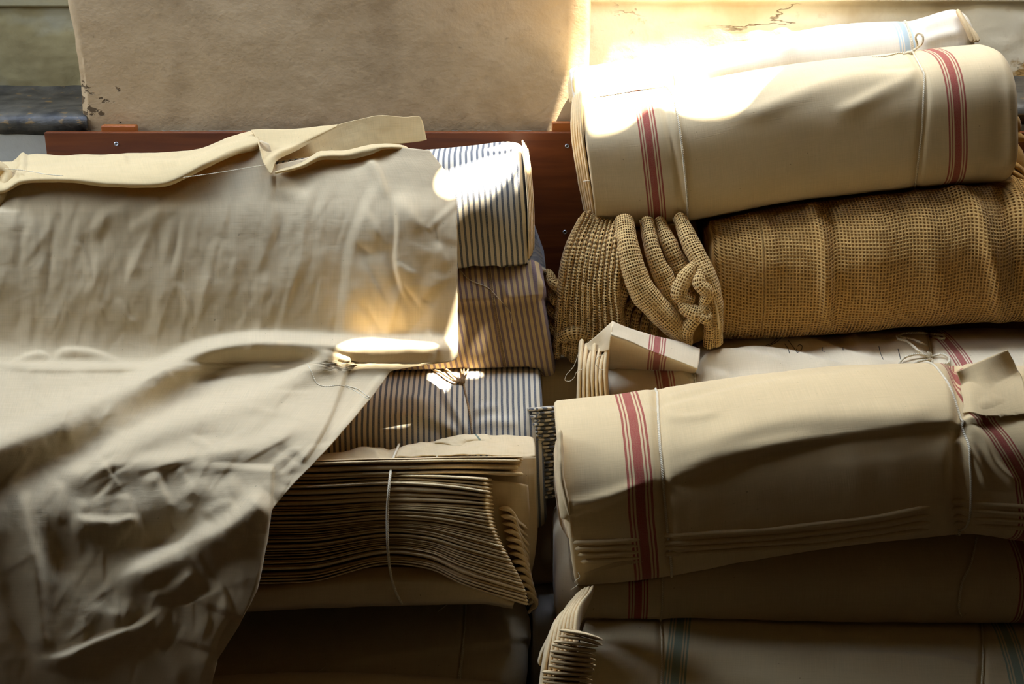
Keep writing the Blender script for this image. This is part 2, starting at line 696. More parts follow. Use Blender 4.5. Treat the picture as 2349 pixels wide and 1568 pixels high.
def cloth(name, col=CREAM, stripes=None, tick=None, speck=0.5, trans=0.0, weave=1.0, crumple=0.0, open_weave=None):
    k = NT(name)
    uv = k.n('ShaderNodeUVMap').outputs[0]
    sep = k.n('ShaderNodeSeparateXYZ')
    k.l(uv, sep.inputs[0])
    u, v = sep.outputs[0], sep.outputs[1]
    warp = k.noise(k.mapping(uv, (700, 18, 1)), 1.0, 2)
    weft = k.noise(k.mapping(uv, (18, 700, 1)), 1.0, 2)
    cloud = k.noise(k.mapping(uv, (7, 7, 1)), 1.0, 3)
    c = k.mix(k.rng(cloud, 0.3, 0.7), tuple(x * 0.92 for x in col[:3]) + (1,), tuple(min(x * 1.05, 1) for x in col[:3]) + (1,))
    if tick:
        per, frac, tcol, off = tick
        wob = k.math('MULTIPLY_ADD', k.noise(k.mapping(uv, (10, 25, 1)), 1.0, 2), 0.0012, off)
        fr = k.math('FRACT', k.math('DIVIDE', k.math('ADD', u, wob), per))
        e = k.math('MULTIPLY', k.rng(fr, 0.02, 0.07), k.rng(fr, frac, frac + 0.05, 1.0, 0.0))
        thread = k.rng(k.noise(k.mapping(uv, (900, 900, 1)), 1.0, 1), 0.3, 0.75, 1.0, 0.72)
        c = k.mix(k.math('MULTIPLY', e, thread), c, tcol)
    if stripes:
        wob = k.math('MULTIPLY_ADD', k.noise(k.mapping(uv, (4, 40, 1)), 1.0, 2), 0.0008, -0.0004)
        uw = k.math('ADD', u, wob)
        thread = k.rng(k.noise(k.mapping(uv, (1100, 1100, 1)), 1.0, 1), 0.3, 0.8, 1.0, 0.7)
        for cen, wid, scol in stripes:
            d = k.math('ABSOLUTE', k.math('SUBTRACT', uw, cen))
            e = k.rng(d, wid / 2 - 0.0003, wid / 2 + 0.0003, 1.0, 0.0)
            c = k.mix(k.math('MULTIPLY', e, thread), c, scol)
    c = k.mix(k.rng(k.math('ADD', warp, weft), 0.7, 1.3, 0.0, 0.22 * weave), c, tuple(x * 0.55 for x in col[:3]) + (1,))
    if speck:
        sp = k.noise(k.mapping(uv, (150, 210, 1)), 1.0, 1)
        c = k.mix(k.rng(sp, 0.765, 0.80, 0.0, speck), c, srgb(84, 58, 30))
        big = k.noise(k.mapping(uv, (34, 40, 1), (3.1, 1.7, 0)), 1.0, 2)
        c = k.mix(k.rng(big, 0.80, 0.84, 0.0, speck * 0.8), c, srgb(70, 48, 26))
    nrm = k.bump(k.math('ADD', warp, weft), 0.22 * weave, 0.0007)
    if crumple:
        cr = k.noise(k.mapping(uv, (22, 12, 1)), 1.0, 4, 0.55, 0.6)
        nrm = k.bump(k.math('ABSOLUTE', k.math('SUBTRACT', cr, 0.5)), crumple, 0.012, nrm)
    hole = None
    if open_weave:
        pu, pv = open_weave
        su = k.math('SINE', k.math('MULTIPLY', u, 2 * math.pi / pu))
        sv = k.math('SINE', k.math('MULTIPLY', k.math('ADD', v, k.math('MULTIPLY', k.noise(k.mapping(uv, (12, 12, 1)), 1.0, 1), pv * 0.8)), 2 * math.pi / pv))
        pr = k.math('MULTIPLY', k.math('MULTIPLY_ADD', su, 0.5, 0.5), k.math('MULTIPLY_ADD', sv, 0.5, 0.5))
        rag = k.math('MULTIPLY', k.noise(k.mapping(uv, (160, 160, 1)), 1.0, 2), 0.5)
        hole = k.rng(k.math('SUBTRACT', pr, rag), 0.14, 0.26)
        nrm = k.bump(pr, 0.75, -0.003, nrm)
    b = k.n('ShaderNodeBsdfPrincipled')
    k.l(c, b.inputs['Base Color'])
    b.inputs['Roughness'].default_value = 0.92
    b.inputs['Specular IOR Level'].default_value = 0.12
    b.inputs['Sheen Weight'].default_value = 0.12
    b.inputs['Sheen Roughness'].default_value = 0.5
    k.l(nrm, b.inputs['Normal'])
    sh = b.outputs[0]
    if trans:
        tr = k.n('ShaderNodeBsdfTranslucent')
        k.l(k.mix(1.0, c, srgb(255, 226, 165), 'MULTIPLY'), tr.inputs[0])
        mx = k.n('ShaderNodeMixShader')
        mx.inputs[0].default_value = trans
        k.l(sh, mx.inputs[1])
        k.l(tr.outputs[0], mx.inputs[2])
        sh = mx.outputs[0]
    if hole is not None:
        tp = k.n('ShaderNodeBsdfTransparent')
        mx = k.n('ShaderNodeMixShader')
        k.l(hole, mx.inputs[0])
        k.l(sh, mx.inputs[1])
        k.l(tp.outputs[0], mx.inputs[2])
        sh = mx.outputs[0]
    k.l(sh, k.out.inputs[0])
    return k.m


def plain(name, col, rough=0.8, bump=None, spec=0.3, metal=0.0, vary=0.15, scale=40):
    k = NT(name)
    ob = k.n('ShaderNodeTexCoord').outputs['Object']
    nz = k.noise(ob, scale, 4)
    b = k.n('ShaderNodeBsdfPrincipled')
    c = k.mix(k.rng(nz, 0.3, 0.7), tuple(x * (1 - vary) for x in col[:3]) + (1,), tuple(min(1, x * (1 + vary)) for x in col[:3]) + (1,))
    k.l(c, b.inputs['Base Color'])
    b.inputs['Roughness'].default_value = rough
    b.inputs['Specular IOR Level'].default_value = spec
    b.inputs['Metallic'].default_value = metal
    if bump:
        k.l(k.bump(nz, bump[0], bump[1]), b.inputs['Normal'])
    k.l(b.outputs[0], k.out.inputs[0])
    return k.m


def twine_mat(name, col):
    k = NT(name)
    uv = k.n('ShaderNodeUVMap').outputs[0]
    sep = k.n('ShaderNodeSeparateXYZ')
    k.l(uv, sep.inputs[0])
    ph = k.math('ADD', k.math('MULTIPLY', sep.outputs[0], 2 * math.pi / 0.0035), k.math('MULTIPLY', sep.outputs[1], 2 * math.pi / 0.0045))
    s = k.math('SINE', ph)
    b = k.n('ShaderNodeBsdfPrincipled')
    k.l(k.mix(k.rng(s, -1, 1), tuple(x * 0.75 for x in col[:3]) + (1,), col), b.inputs['Base Color'])
    b.inputs['Roughness'].default_value = 0.95
    b.inputs['Specular IOR Level'].default_value = 0.1
    k.l(k.bump(s, 0.5, 0.0006), b.inputs['Normal'])
    k.l(b.outputs[0], k.out.inputs[0])
    return k.m


def plaster(name, base, light, stain, wet=0.0, cracks=0.0, peel=None, patchy=0.0):
    k = NT(name)
    ob = k.n('ShaderNodeTexCoord').outputs['Object']
    n1 = k.noise(ob, 3.2, 5, 0.55)
    n2 = k.noise(ob, 30, 5, 0.6)
    n3 = k.noise(ob, 120, 3, 0.6)
    c = k.mix(k.rng(n1, 0.32, 0.68), base, light)
    c = k.mix(k.rng(n2, 0.60, 0.80, 0.0, 0.45), c, stain)
    pit = k.noise(ob, 46, 2, 0.4)
    c = k.mix(k.rng(pit, 0.745, 0.80, 0.0, 0.55), c, tuple(x * 0.35 for x in stain[:3]) + (1,))
    hgt = k.math('ADD', k.math('MULTIPLY', n2, 0.6), k.math('MULTIPLY', n3, 0.25))
    nrm = k.bump(hgt, 0.5, 0.0030)
    nrm = k.bump(n1, 0.35, 0.008, nrm)
    st = k.noise(k.mapping(ob, (1, 1, 0.8), (9.0, 2.0, 4.0)), 5.5, 5, 0.62)
    c = k.mix(k.rng(st, 0.50, 0.68, 0.0, 0.4), c, stain)
    if wet:
        w = k.noise(k.mapping(ob, (1, 1, 1), (4.3, 0, 1.1)), 9, 5, 0.65)
        sep = k.n('ShaderNodeSeparateXYZ')
        k.l(ob, sep.inputs[0])
        lim = k.math('ADD', w, k.math('MULTIPLY', k.rng(sep.outputs[0], 0.55, 1.05), 0.16))
        c = k.mix(k.rng(lim, 0.64, 0.70, 0.0, wet), c, srgb(176, 132, 62))
        c = k.mix(k.rng(lim, 0.73, 0.77, 0.0, wet), c, srgb(74, 46, 16))
    if cracks:
        cr = k.noise(k.mapping(ob, (2.2, 1, 7.5), (0.7, 0.2, 0.35)), 1.0, 6, 0.62, 0.5)
        line = k.rng(k.math('ABSOLUTE', k.math('SUBTRACT', cr, 0.5)), 0.002, 0.009, 1.0, 0.0)
        msk = k.rng(k.noise(ob, 5, 2), 0.47, 0.55)
        f = k.math('MULTIPLY', k.math('MULTIPLY', line, msk), cracks)
        c = k.mix(f, c, srgb(96, 70, 40))
        nrm = k.bump(f, 0.6, -0.004, nrm)
    if peel:
        x0, x1, z0, z1 = peel
        sep = k.n('ShaderNodeSeparateXYZ')
        k.l(ob, sep.inputs[0])
        dx = k.math('ABSOLUTE', k.math('DIVIDE', k.math('SUBTRACT', sep.outputs[0], (x0 + x1) / 2), (x1 - x0) / 2))
        dz = k.math('ABSOLUTE', k.math('DIVIDE', k.math('SUBTRACT', sep.outputs[2], (z0 + z1) / 2), (z1 - z0) / 2))
        inside = k.math('SUBTRACT', 1.0, k.math('MAXIMUM', dx, dz))
        nn = k.noise(k.mapping(ob, (1, 1, 1.6)), 34, 4, 0.6)
        f = k.rng(k.math('ADD', k.math('MULTIPLY', inside, 0.24), nn), 0.665, 0.69)
        f = k.math('MULTIPLY', f, k.rng(inside, 0.0, 0.1))
        c = k.mix(f, c, srgb(92, 74, 50))
        nrm = k.bump(f, 0.8, -0.004, nrm)
    if patchy:
        g = k.noise(k.mapping(ob, (1, 1, 1.4), (2.0, 5.0, 0.0)), 7, 3, 0.5)
        c = k.mix(k.rng(g, 0.48, 0.62, 0.0, patchy), c, srgb(178, 178, 158))
    b = k.n('ShaderNodeBsdfPrincipled')
    k.l(c, b.inputs['Base Color'])
    b.inputs['Roughness'].default_value = 0.9
    b.inputs['Specular IOR Level'].default_value = 0.15
    k.l(nrm, b.inputs['Normal'])
    k.l(b.outputs[0], k.out.inputs[0])
    return k.m


def wood(name, c1, c2):
    k = NT(name)
    ob = k.n('ShaderNodeTexCoord').outputs['Object']
    g = k.noise(k.mapping(ob, (5, 30, 70)), 1.0, 5, 0.55, 0.6)
    g2 = k.noise(k.mapping(ob, (1.5, 8, 9)), 1.0, 3, 0.5, 1.0)
    c = k.mix(k.rng(k.math('ADD', g, k.math('MULTIPLY', g2, 0.6)), 0.55, 1.05), c1, c2)
    b = k.n('ShaderNodeBsdfPrincipled')
    k.l(c, b.inputs['Base Color'])
    b.inputs['Roughness'].default_value = 0.42
    b.inputs['Specular IOR Level'].default_value = 0.4
    k.l(k.bump(g, 0.1, 0.001), b.inputs['Normal'])
    k.l(b.outputs[0], k.out.inputs[0])
    return k.m


RED = srgb(150, 34, 40)
PALEBLUE = srgb(168, 190, 196)
SAGE = srgb(126, 148, 128)
NAVY = srgb(46, 62, 84)
MAUVE = srgb(112, 92, 104)


def cluster(cen, s, col, k=1.0):
    """one broad woven stripe with two fine ones on each side; s = whole width"""
    return [(cen, s * 0.34, col), (cen - s * 0.27, s * 0.055, col), (cen + s * 0.27, s * 0.055, col),
            (cen - s * 0.41, s * 0.085, col), (cen + s * 0.41, s * 0.085, col)]


M_CLOTH = cloth('unbleached_cotton', srgb(220, 194, 146), trans=0.10)
M_EDGE = cloth('cotton_edge', srgb(230, 200, 146), speck=0.2, weave=1.4)
M_SHEET = cloth('dust_sheet_cotton', srgb(222, 200, 156), trans=0.2, crumple=0.10, speck=0.35)
M_FLAP = cloth('dust_sheet_flap_cotton', srgb(224, 198, 142), trans=0.25, crumple=0.05, speck=0.3)
M_KRAFT = cloth('buff_cotton', srgb(206, 178, 128), speck=0.3)
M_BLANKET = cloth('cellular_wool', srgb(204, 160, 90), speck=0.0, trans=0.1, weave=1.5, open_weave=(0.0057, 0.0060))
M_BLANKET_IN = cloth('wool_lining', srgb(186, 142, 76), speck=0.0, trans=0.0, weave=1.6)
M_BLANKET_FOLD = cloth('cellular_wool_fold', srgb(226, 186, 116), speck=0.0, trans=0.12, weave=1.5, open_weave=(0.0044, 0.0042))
M_TWINE = twine_mat('cotton_twine', srgb(228, 212, 176))
M_TWINE_BROWN = twine_mat('jute_twine', srgb(168, 138, 100))
M_REDTHREAD = twine_mat('red_thread', srgb(150, 22, 20))
M_PENCIL = plain('pencil', srgb(70, 66, 60), 0.8)
M_PLASTER = plaster('pier_plaster', srgb(162, 136, 98), srgb(184, 158, 118), srgb(104, 80, 50), cracks=0.0, peel=(-0.98, -0.70, 0.93, 1.03))
M_RECESS_R = plaster('right_recess_plaster', srgb(226, 208, 164), srgb(236, 224, 192), srgb(186, 150, 92), wet=0.9, cracks=0.8)
M_RECESS_L = plaster('left_recess_plaster', srgb(160, 144, 96), srgb(178, 164, 118), srgb(118, 98, 58), patchy=0.4, cracks=0.3)
M_LOWER = plaster('lower_wall_paint', srgb(178, 174, 158), srgb(190, 186, 170), srgb(150, 140, 118))
M_SILL = plain('dark_slate_paint', srgb(72, 74, 70), 0.35, (0.35, 0.004), 0.5, vary=0.35, scale=26)
M_BOARD = wood('varnished_ply', srgb(84, 38, 10), srgb(118, 60, 20))
M_BLOCK = wood('varnished_softwood', srgb(126, 62, 16), srgb(160, 88, 28))
M_SCREW = plain('zinc_screw', srgb(170, 170, 168), 0.4, None, 0.5, 1.0, 0.05)
M_DARK = plain('screw_recess', srgb(20, 18, 16), 0.8)
M_FLOOR = plain('dusty_floor', srgb(62, 48, 34), 0.85, (0.3, 0.004))
M_GOBO = plain('gobo_limewash', srgb(190, 176, 150), 0.9)  # surface of the added sun gobo

# ------------------------------------------------------------------ the room
ZT = 2.64
XL = float(P(170, 150, 0.0)[0])
XR = float(P(1354, 100, 0.0)[0])
ZS = float(P(80, 256, 0.0)[2])          # sill top at the pier's face
ZB = float(P(80, 299, 0.0)[2])          # underside of the sill lip
REC = 0.26


def wall_grid(name, x0, x1, z0, z1, y, mat, amp=0.0015, nx=160, nz=160, edge=None, depth=0.0):
    X, Z = np.meshgrid(np.linspace(x0, x1, nx), np.linspace(z0, z1, nz), indexing='ij')
    Y = np.full(X.shape, y) - (fbm(X * 6, Z * 6, X * 0 + y * 7, 4) * amp * 2 + fbm(X * 26, Z * 26, X * 0, 2) * amp * 0.6)
    V = np.stack([X, Y, Z], -1)
    if edge:
        V = edge(V)
    o = grid_obj(name, V, mat)
    o['kind'] = 'structure'
    SOLID.setdefault(name, []).append((V.reshape(-1, 3), [[i * nz + j, (i + 1) * nz + j, (i + 1) * nz + j + 1, i * nz + j + 1] for i in range(nx - 1) for j in range(nz - 1)]))
    return o


def pier_edge(V):
    # worn arrises: the first and last columns turn back into the recess
    X, Z = V[..., 0], V[..., 2]
    k = np.arange(V.shape[0])
    wob = 0.006 * fbm(Z[0] * 9, Z[0] * 0 + 3, Z[0] * 0, 4) + 0.010 * np.clip(noise3(Z[0] * 16, Z[0] * 0 + 8, 0.5) - 0.12, 0, 1)
    chip = 0.022 * np.exp(-((Z[0] - (ZS + 0.055)) / 0.035)**2) * (1 + 0.5 * noise3(Z[0] * 60, 1.1, 0.2))
    low = np.where(Z[0] < ZS + 0.01, 0.006, 0.0)
    V[0, :, 0] = XL + wob
    V[0, :, 1] = REC
    V[1, :, 0] = XL + wob
    V[1, :, 1] = 0.016 + chip * 0.6
    V[2, :, 0] = XL + wob + 0.004
    V[2, :, 1] = 0.006 + chip * 0.4
    V[3, :, 0] = XL + wob + 0.010 + chip
    V[3, :, 1] = 0.002 + np.where(chip > 0.008, 0.004, 0)
    wr = 0.002 * fbm(Z[0] * 12, Z[0] * 0 + 5, Z[0] * 0, 3)
    V[-1, :, 0] = XR + wr
    V[-1, :, 1] = REC
    V[-2, :, 0] = XR + wr
    V[-2, :, 1] = 0.008
    V[-3, :, 0] = XR + wr - 0.006
    V[-3, :, 1] = 0.001
    return V


wall_grid('wall_back', XL, XR, ZB - 0.004, ZT, 0.0, M_PLASTER, 0.0010, 240, 300, pier_edge)
wall_grid('wall_left', -2.2, XL + 0.03, ZS - 0.03, 1.130, REC, M_RECESS_L, 0.004)
wall_grid('wall_right', XR - 0.03, 2.2, ZS - 0.03, 1.138, REC, M_RECESS_R, 0.003)
wall_grid('wall_lower', -2.2, 2.2, 0.0, ZB, 0.0, M_LOWER, 0.001, 60, 40)
for nm, x0, x1, m in (('trim_1', -2.2, XL + 0.01, M_RECESS_L), ('trim_2', XR - 0.01, 2.2, M_RECESS_R)):
    box(nm, (x0, REC - 0.010, 1.127 if x0 < 0 else 1.136), (x1, REC + 0.22, 1.205), m, bev=0.004, kind='structure')


def sill(name, x0, x1, dz, mat, worn):
    prof = [(REC + 0.01, 0.012), (REC - 0.03, 0.0), (0.06, -0.002), (0.012, -0.004), (-0.004, -0.010), (-0.009, -0.020), (-0.006, -0.032), (0.0, -0.042), (0.012, ZB - ZS), (REC, ZB - ZS)]
    pr = cr_path(prof, 60)
    xs = np.linspace(x0, x1, 120)
    V = np.empty((120, 60, 3))
    V[..., 0] = xs[:, None]
    V[..., 1] = pr[:, 0]
    V[..., 2] = ZS + dz + pr[:, 1]
    V[..., 2] += 0.0035 * fbm(V[..., 0] * 14, V[..., 1] * 14, V[..., 2] * 20, 3)
    V[..., 1] += 0.003 * fbm(V[..., 0] * 20, V[..., 1] * 9 + 4, V[..., 2] * 26, 3)
    o = grid_obj(name, V, mat, closed=True, caps=True, flip=True, solid='sill')
    o['kind'] = 'structure'


def sill_mat(name):
    k = NT(name)
    ob = k.n('ShaderNodeTexCoord').outputs['Object']
    n = k.noise(ob, 22, 5, 0.6)
    n2 = k.noise(k.mapping(ob, (1, 1, 2)), 38, 4, 0.6)
    c = k.mix(k.rng(n, 0.35, 0.65), srgb(40, 37, 30), srgb(84, 78, 64))
    c = k.mix(k.rng(n2, 0.60, 0.66, 0.0, 0.8), c, srgb(126, 98, 52))
    b = k.n('ShaderNodeBsdfPrincipled')
    k.l(c, b.inputs['Base Color'])
    b.inputs['Roughness'].default_value = 0.5
    k.l(k.bump(n2, 0.5, 0.004), b.inputs['Normal'])
    k.l(b.outputs[0], k.out.inputs[0])
    return k.m


M_SILLP = sill_mat('worn_dark_sill_paint')
sill('window_sill_left', -2.2, XL + 0.012, 0.0, M_SILLP, True)
bpy.data.objects['window_sill_left'].name = 'trim_3'
sill('window_sill_right', XR - 0.012, 2.2, 0.018, M_SILLP, False)
bpy.data.objects['window_sill_right'].name = 'trim_4'
box('floor', (-2.4, -3.6, -0.05), (2.4, 0.3, 0.0), M_FLOOR, kind='structure')

# ------------------------------------------------------------------ the board behind the pile
BY = -0.038
zt = float(P(700, 304, BY)[2])
x0, x1 = float(P(104, 330, BY)[0]), 1.02
board = thing('wooden_board', 'long varnished reddish-brown plywood board fixed along the wall behind the cloth piles', 'board', (0.0, BY, 0.48))
box('panel', (x0, BY, 0.48), (x1, BY + 0.014, zt), M_BOARD, board, bev=0.0015)
for px, py in ((267, 330), (1301, 335), (1296, 532)):
    c = P(px, py, BY)
    th = np.linspace(0, 2 * np.pi, 24, endpoint=False)
    prof = [(0.0001, -0.0006), (0.0016, -0.0006), (0.0018, -0.0016), (0.0036, -0.0016), (0.0042, -0.0004), (0.0042, 0.002)]
    V = np.stack([np.stack([c[0] + r * np.cos(th), np.full(24, BY + y), c[2] + r * np.sin(th)], -1) for r, y in prof])
    s = grid_obj('screw', V, M_SCREW, board, closed=True)
    V2 = np.stack([np.stack([c[0] + r * np.cos(th * 1), np.full(24, BY - 0.0009), c[2] + r * np.sin(th)], -1) for r in (0.0001, 0.0015)])
    d = grid_obj('screw_recess', V2, M_DARK, board, closed=True)
    d.parent = s
for (a, b, y0, y1), lab in (((230, 308, 290, 306), 'small orange wooden block above the board near its left end'),
                            ((1266, 1345, 283, 306), 'small orange wooden block above the board beside the top striped roll')):
    p0, p1 = P(a, y1, -0.03), P(b, y0, -0.03)
    o = box('wooden_block', (p0[0], BY + 0.0145, p0[2] - 0.035), (p1[0], -0.006, p1[2]), M_BLOCK, bev=0.002)
    put(o, label=lab, category='block', group='wooden blocks behind the board')




def solid_box(key, lo, hi):
    x0, y0, z0 = lo
    x1, y1, z1 = hi
    v = np.array([(x, y, z) for x in (x0, x1) for y in (y0, y1) for z in (z0, z1)], float)
    SOLID.setdefault(key, []).append((v, [[0, 1, 3, 2], [4, 6, 7, 5], [0, 4, 5, 1], [2, 3, 7, 6], [0, 2, 6, 4], [1, 5, 7, 3]]))


solid_box('board', (x0, BY - 0.006, 0.3), (x1, 0.35, zt + 0.006))
solid_box('board', (float(P(1266, 300, -0.03)[0]), BY + 0.008, 0.3), (float(P(1345, 300, -0.03)[0]) + 0.004, 0.35, float(P(1290, 283, -0.03)[2]) + 0.005))
# ------------------------------------------------------------------ right pile, front to back
def layer_mat(col):
    return col


# --- lowest roll on the right: pale blue stripes, folded end
F5 = [('ridge', [(1330, 1492), (1480, 1500), (1700, 1497), (2050, 1505), (2250, 1520)], (10, 26), 0.0035, (0.1, 0.1)),
      ('ridge', [(1332, 1478), (1420, 1520), (1560, 1548), (1800, 1556)], (12, 22), 0.004, (0.1, 0.3)),
      ('ridge', [(1900, 1500), (2150, 1515), (2250, 1530), (2349, 1500)], (8, 18), 0.004),
      ('ridge', [(1512, 1396), (1519, 1470), (1517, 1590)], (8, 8), -0.004, (0, 0)),
      ('ridge', [(2250, 1420), (2256, 1500), (2250, 1590)], (8, 8), -0.004, (0, 0)),
      ('ridge', [(1520, 1430), (1650, 1425), (1800, 1428)], (14, 14), 0.003)]
R5 = Roll('r5', [(1330, 1391, -0.65, 0.165, 0.112), (1520, 1393, -0.65, 0.165, 0.112), (1800, 1402, -0.65, 0.165, 0.112), (2349, 1418, -0.645, 0.165, 0.112), (2460, 1421, -0.645, 0.165, 0.112)],
          n=2.6, shear=0.0, skew=0.18, feats=F5, ends=(0.004, 0.02))
t = thing('towelling_roll', 'lowest tied roll of the right pile, pale blue-green stripes and folded left end', 'fabric roll', (float(R5.X.mean()), -0.57, float(R5.zmin)))
M_R5 = cloth('towelling_sage_striped', srgb(214, 194, 150), stripes=cluster(R5.u_at(1550), 0.036, SAGE) + cluster(R5.u_at(2297), 0.036, SAGE))
R5.build('wrap', M_R5, t)
cord('twine', R5.ring([(1512, 1390), (1519, 1470), (1517, 1600)], 0.001), 0.0019, M_TWINE, t, closed=True)
cord('twine', R5.ring([(2250, 1415), (2256, 1500), (2250, 1600)], 0.001), 0.0019, M_TWINE, t, closed=True)
# folded layers standing out at the left end
for k in range(7):
    f = k / 6
    top = (1338 - 52 * f, 1392 + 34 * f**1.5)
    mid = (1320 - 58 * f, 1440 + 32 * f)
    bot = (1322 - 82 * f, 1600 + 6 * f)
    etube('fabric_layer', [(top[0], top[1], -0.66 - 0.03 * (1 - f)), (mid[0], mid[1], -0.74), (bot[0], bot[1], -0.775 - 0.02 * (1 - f))], 9, 0.05, M_EDGE, t, n=50, wav=0.0016, wsc=34, seed=k * 3.1, taper=0.03)
for k in range(13):
    y = 1452 + k * 11.5
    xa = 1302 - (y - 1452) * 0.36 + RNG.uniform(-8, 8)
    etube('fabric_layer', [(xa, y - 3 + RNG.uniform(-2, 2), -0.812), (xa + 26, y, -0.82), (1342, y + 3, -0.812)], RNG.uniform(4.0, 6.5), 0.03, M_EDGE, t, n=24, sides=14, wav=0.0007, wsc=60, seed=k, taper=0.04)
cord('red_thread', on_surface([(1272, 1420), (1287, 1416), (1300, 1420), (1292, 1430), (1283, 1440), (1278, 1460), (1274, 1472)], bvh(), 0.004, 30), 0.0012, M_REDTHREAD, t)

# --- big red striped roll in front
EDGE3 = [(1325, 1178), (1400, 1150), (1475, 1118), (1535, 1105), (1700, 1052), (1900, 1012), (2050, 993), (2182, 976)]
F3 = [('step', EDGE3, 7, 0.010, 130, (0.0, 0.0)),
      ('ridge', [(1318, 1152), (1380, 1140), (1480, 1108)], (12, 6), 0.006, (0, 0.3)),
      ('ridge', [(1300, 935), (1400, 948), (1500, 945), (1700, 898), (1950, 862), (2190, 845)], (10, 26), 0.004, (0.2, 0.1)),
      ('ridge', [(1510, 1040), (1600, 1030), (1750, 985), (1900, 965), (2050, 962), (2180, 950)], (30, 24), 0.007, (0.2, 0.15)),
      ('ridge', [(1520, 1085), (1650, 1046), (1800, 1015), (1900, 1000)], (14, 16), 0.004),
      ('ridge', [(1507, 895), (1512, 1000), (1525, 1150), (1537, 1285)], (12, 12), -0.008, (0, 0)),
      ('ridge', [(2190, 835), (2202, 950), (2196, 1080), (2200, 1215)], (16, 16), -0.014, (0, 0)),
      ('ridge', [(2205, 960), (2250, 1000), (2280, 1060), (2349, 1120)], (10, 14), 0.007, (0.05, 0.2)),
      ('ridge', [(2203, 1000), (2240, 1060), (2270, 1130)], (9, 12), 0.006, (0.05, 0.3)),
      ('ridge', [(1515, 920), (1580, 905), (1640, 895)], (8, 8), 0.004), ('ridge', [(1515, 960), (1570, 965), (1660, 950)], (9, 9), 0.003)]
R3 = Roll('r3', [(1296, 920, -0.535, 0.14, 0.135), (1450, 903, -0.535, 0.145, 0.135), (1700, 869, -0.53, 0.145, 0.13), (2000, 839, -0.53, 0.145, 0.125), (2190, 838, -0.53, 0.14, 0.12), (2300, 838, -0.53, 0.145, 0.125), (2460, 842, -0.53, 0.145, 0.125)],
          n=2.5, nu=340, nt=200, shear=0.13, feats=F3, ends=(0.006, 0.02), avoid=('r5',))
t = thing('towelling_roll', 'large red-striped roll at the front of the right pile with a curled wrapper corner', 'fabric roll', (float(R3.X.mean()), -0.53, float(R3.zmin)))
ur = R3.u_at(2205)


def warp3(U, px, py):
    g = smooth01((U - ur + 0.08) / 0.06)
    sh = np.interp(py, [835, 945, 1000, 1100, 1190, 1300], [-0.012, -0.022, 0.0, 0.030, 0.040, 0.04])
    gl = smooth01(1 - (U - 0.05) / 0.3)
    shl = np.interp(py, [900, 960, 1100, 1180, 1300], [0.0, 0.002, -0.002, -0.006, -0.006])
    return U - g * sh - gl * shl


M_R3 = cloth('towelling_red_striped_front', srgb(218, 190, 138), stripes=cluster(R3.u_at(1462), 0.040, RED) + cluster(ur + 0.015, 0.034, RED), speck=0.4)
M_R3C = cloth('towelling_plain_front', srgb(218, 190, 138), speck=0.4, trans=0.1)
R3.build('wrap', M_R3, t, warp=warp3)
cord('twine', R3.ring([(1507, 895), (1512, 1000), (1525, 1150), (1540, 1300)], 0.001), 0.0021, M_TWINE, t, closed=True)
cord('twine', R3.ring([(2190, 830), (2202, 950), (2196, 1080), (2200, 1225)], 0.001), 0.0020, M_TWINE, t, closed=True)
tr3 = bvh('r3')
for k, (ys, ye, yr) in enumerate(((1243, 1226, 1148), (1257, 1243, 1166), (1272, 1256, 1182), (1286, 1268, 1198))):
    pa = [(1310 + 6 * k, ys), (1360, ys - 1), (1420, ys - 4), (1530, ye), (1545, ye), (1650, ye - 5), (1750, ye - 12), (1880, ye * 0.68 + yr * 0.32), (2000, (ye + yr) / 2 - 2), (2100, ye * 0.25 + yr * 0.75), (2195, yr), (2207, yr), (2280, yr + 8), (2400, yr + 14)]
    pa = [(x, y + 3 * noise3(x / 90, k * 2.3, 0.4)) for x, y in pa]
    etube('fabric_layer', surf_rows([pa], tr3, (-0.003,))[0], 6.4, 0.0075, M_R3C, t, n=120, wav=0.001, wsc=26, seed=k * 2.3, taper=0.01)
for k in range(6):
    f = k / 5
    etube('fabric_layer', [(1284 - 6 * f, 985 + 40 * f, -0.62 + 0.02 * k), (1287 - 10 * f, 1085 + 10 * f, -0.665 + 0.022 * k), (1304 - 16 * f, 1170 + 14 * f, -0.668 + 0.022 * k), (1314 - 16 * f, 1238 - 20 * f, -0.655 + 0.02 * k)],
          6.5, 0.016, M_EDGE, t, n=40, wav=0.0022, wsc=38, seed=k * 1.7, taper=0.04)
rw1, rw2, rw3 = surf_rows([[(2205, 885), (2250, 880), (2305, 868), (2335, 852)], [(2210, 925), (2255, 925), (2310, 915), (2352, 900)], [(2210, 950), (2256, 955), (2312, 955), (2360, 950)]], tr3, (0.010, 0.006, 0.001))
patch('wrapper_flap', [[(2195, 852, -0.56), (2235, 834, -0.545), (2285, 812, -0.53), (2312, 803, -0.525)], rw1, rw2, rw3], M_R3C, t, nr=44, nc=50, wav=0.002, wsc=22, avoid=('r3',))
patch('wrapper_tail', [[(1322, 1290, -0.655), (1420, 1288, -0.672), (1520, 1272, -0.665)], [(1325, 1318, -0.66), (1415, 1300, -0.676), (1520, 1278, -0.667)]], M_CLOTH, t, nr=10, nc=40, wav=0.001)
cord('loose_thread', [P(1326, 1312, -0.664), P(1330, 1322, -0.67), P(1318, 1334, -0.672), P(1326, 1338, -0.672), P(1310, 1352, -0.67)], 0.0006, M_TWINE, t, n=24)

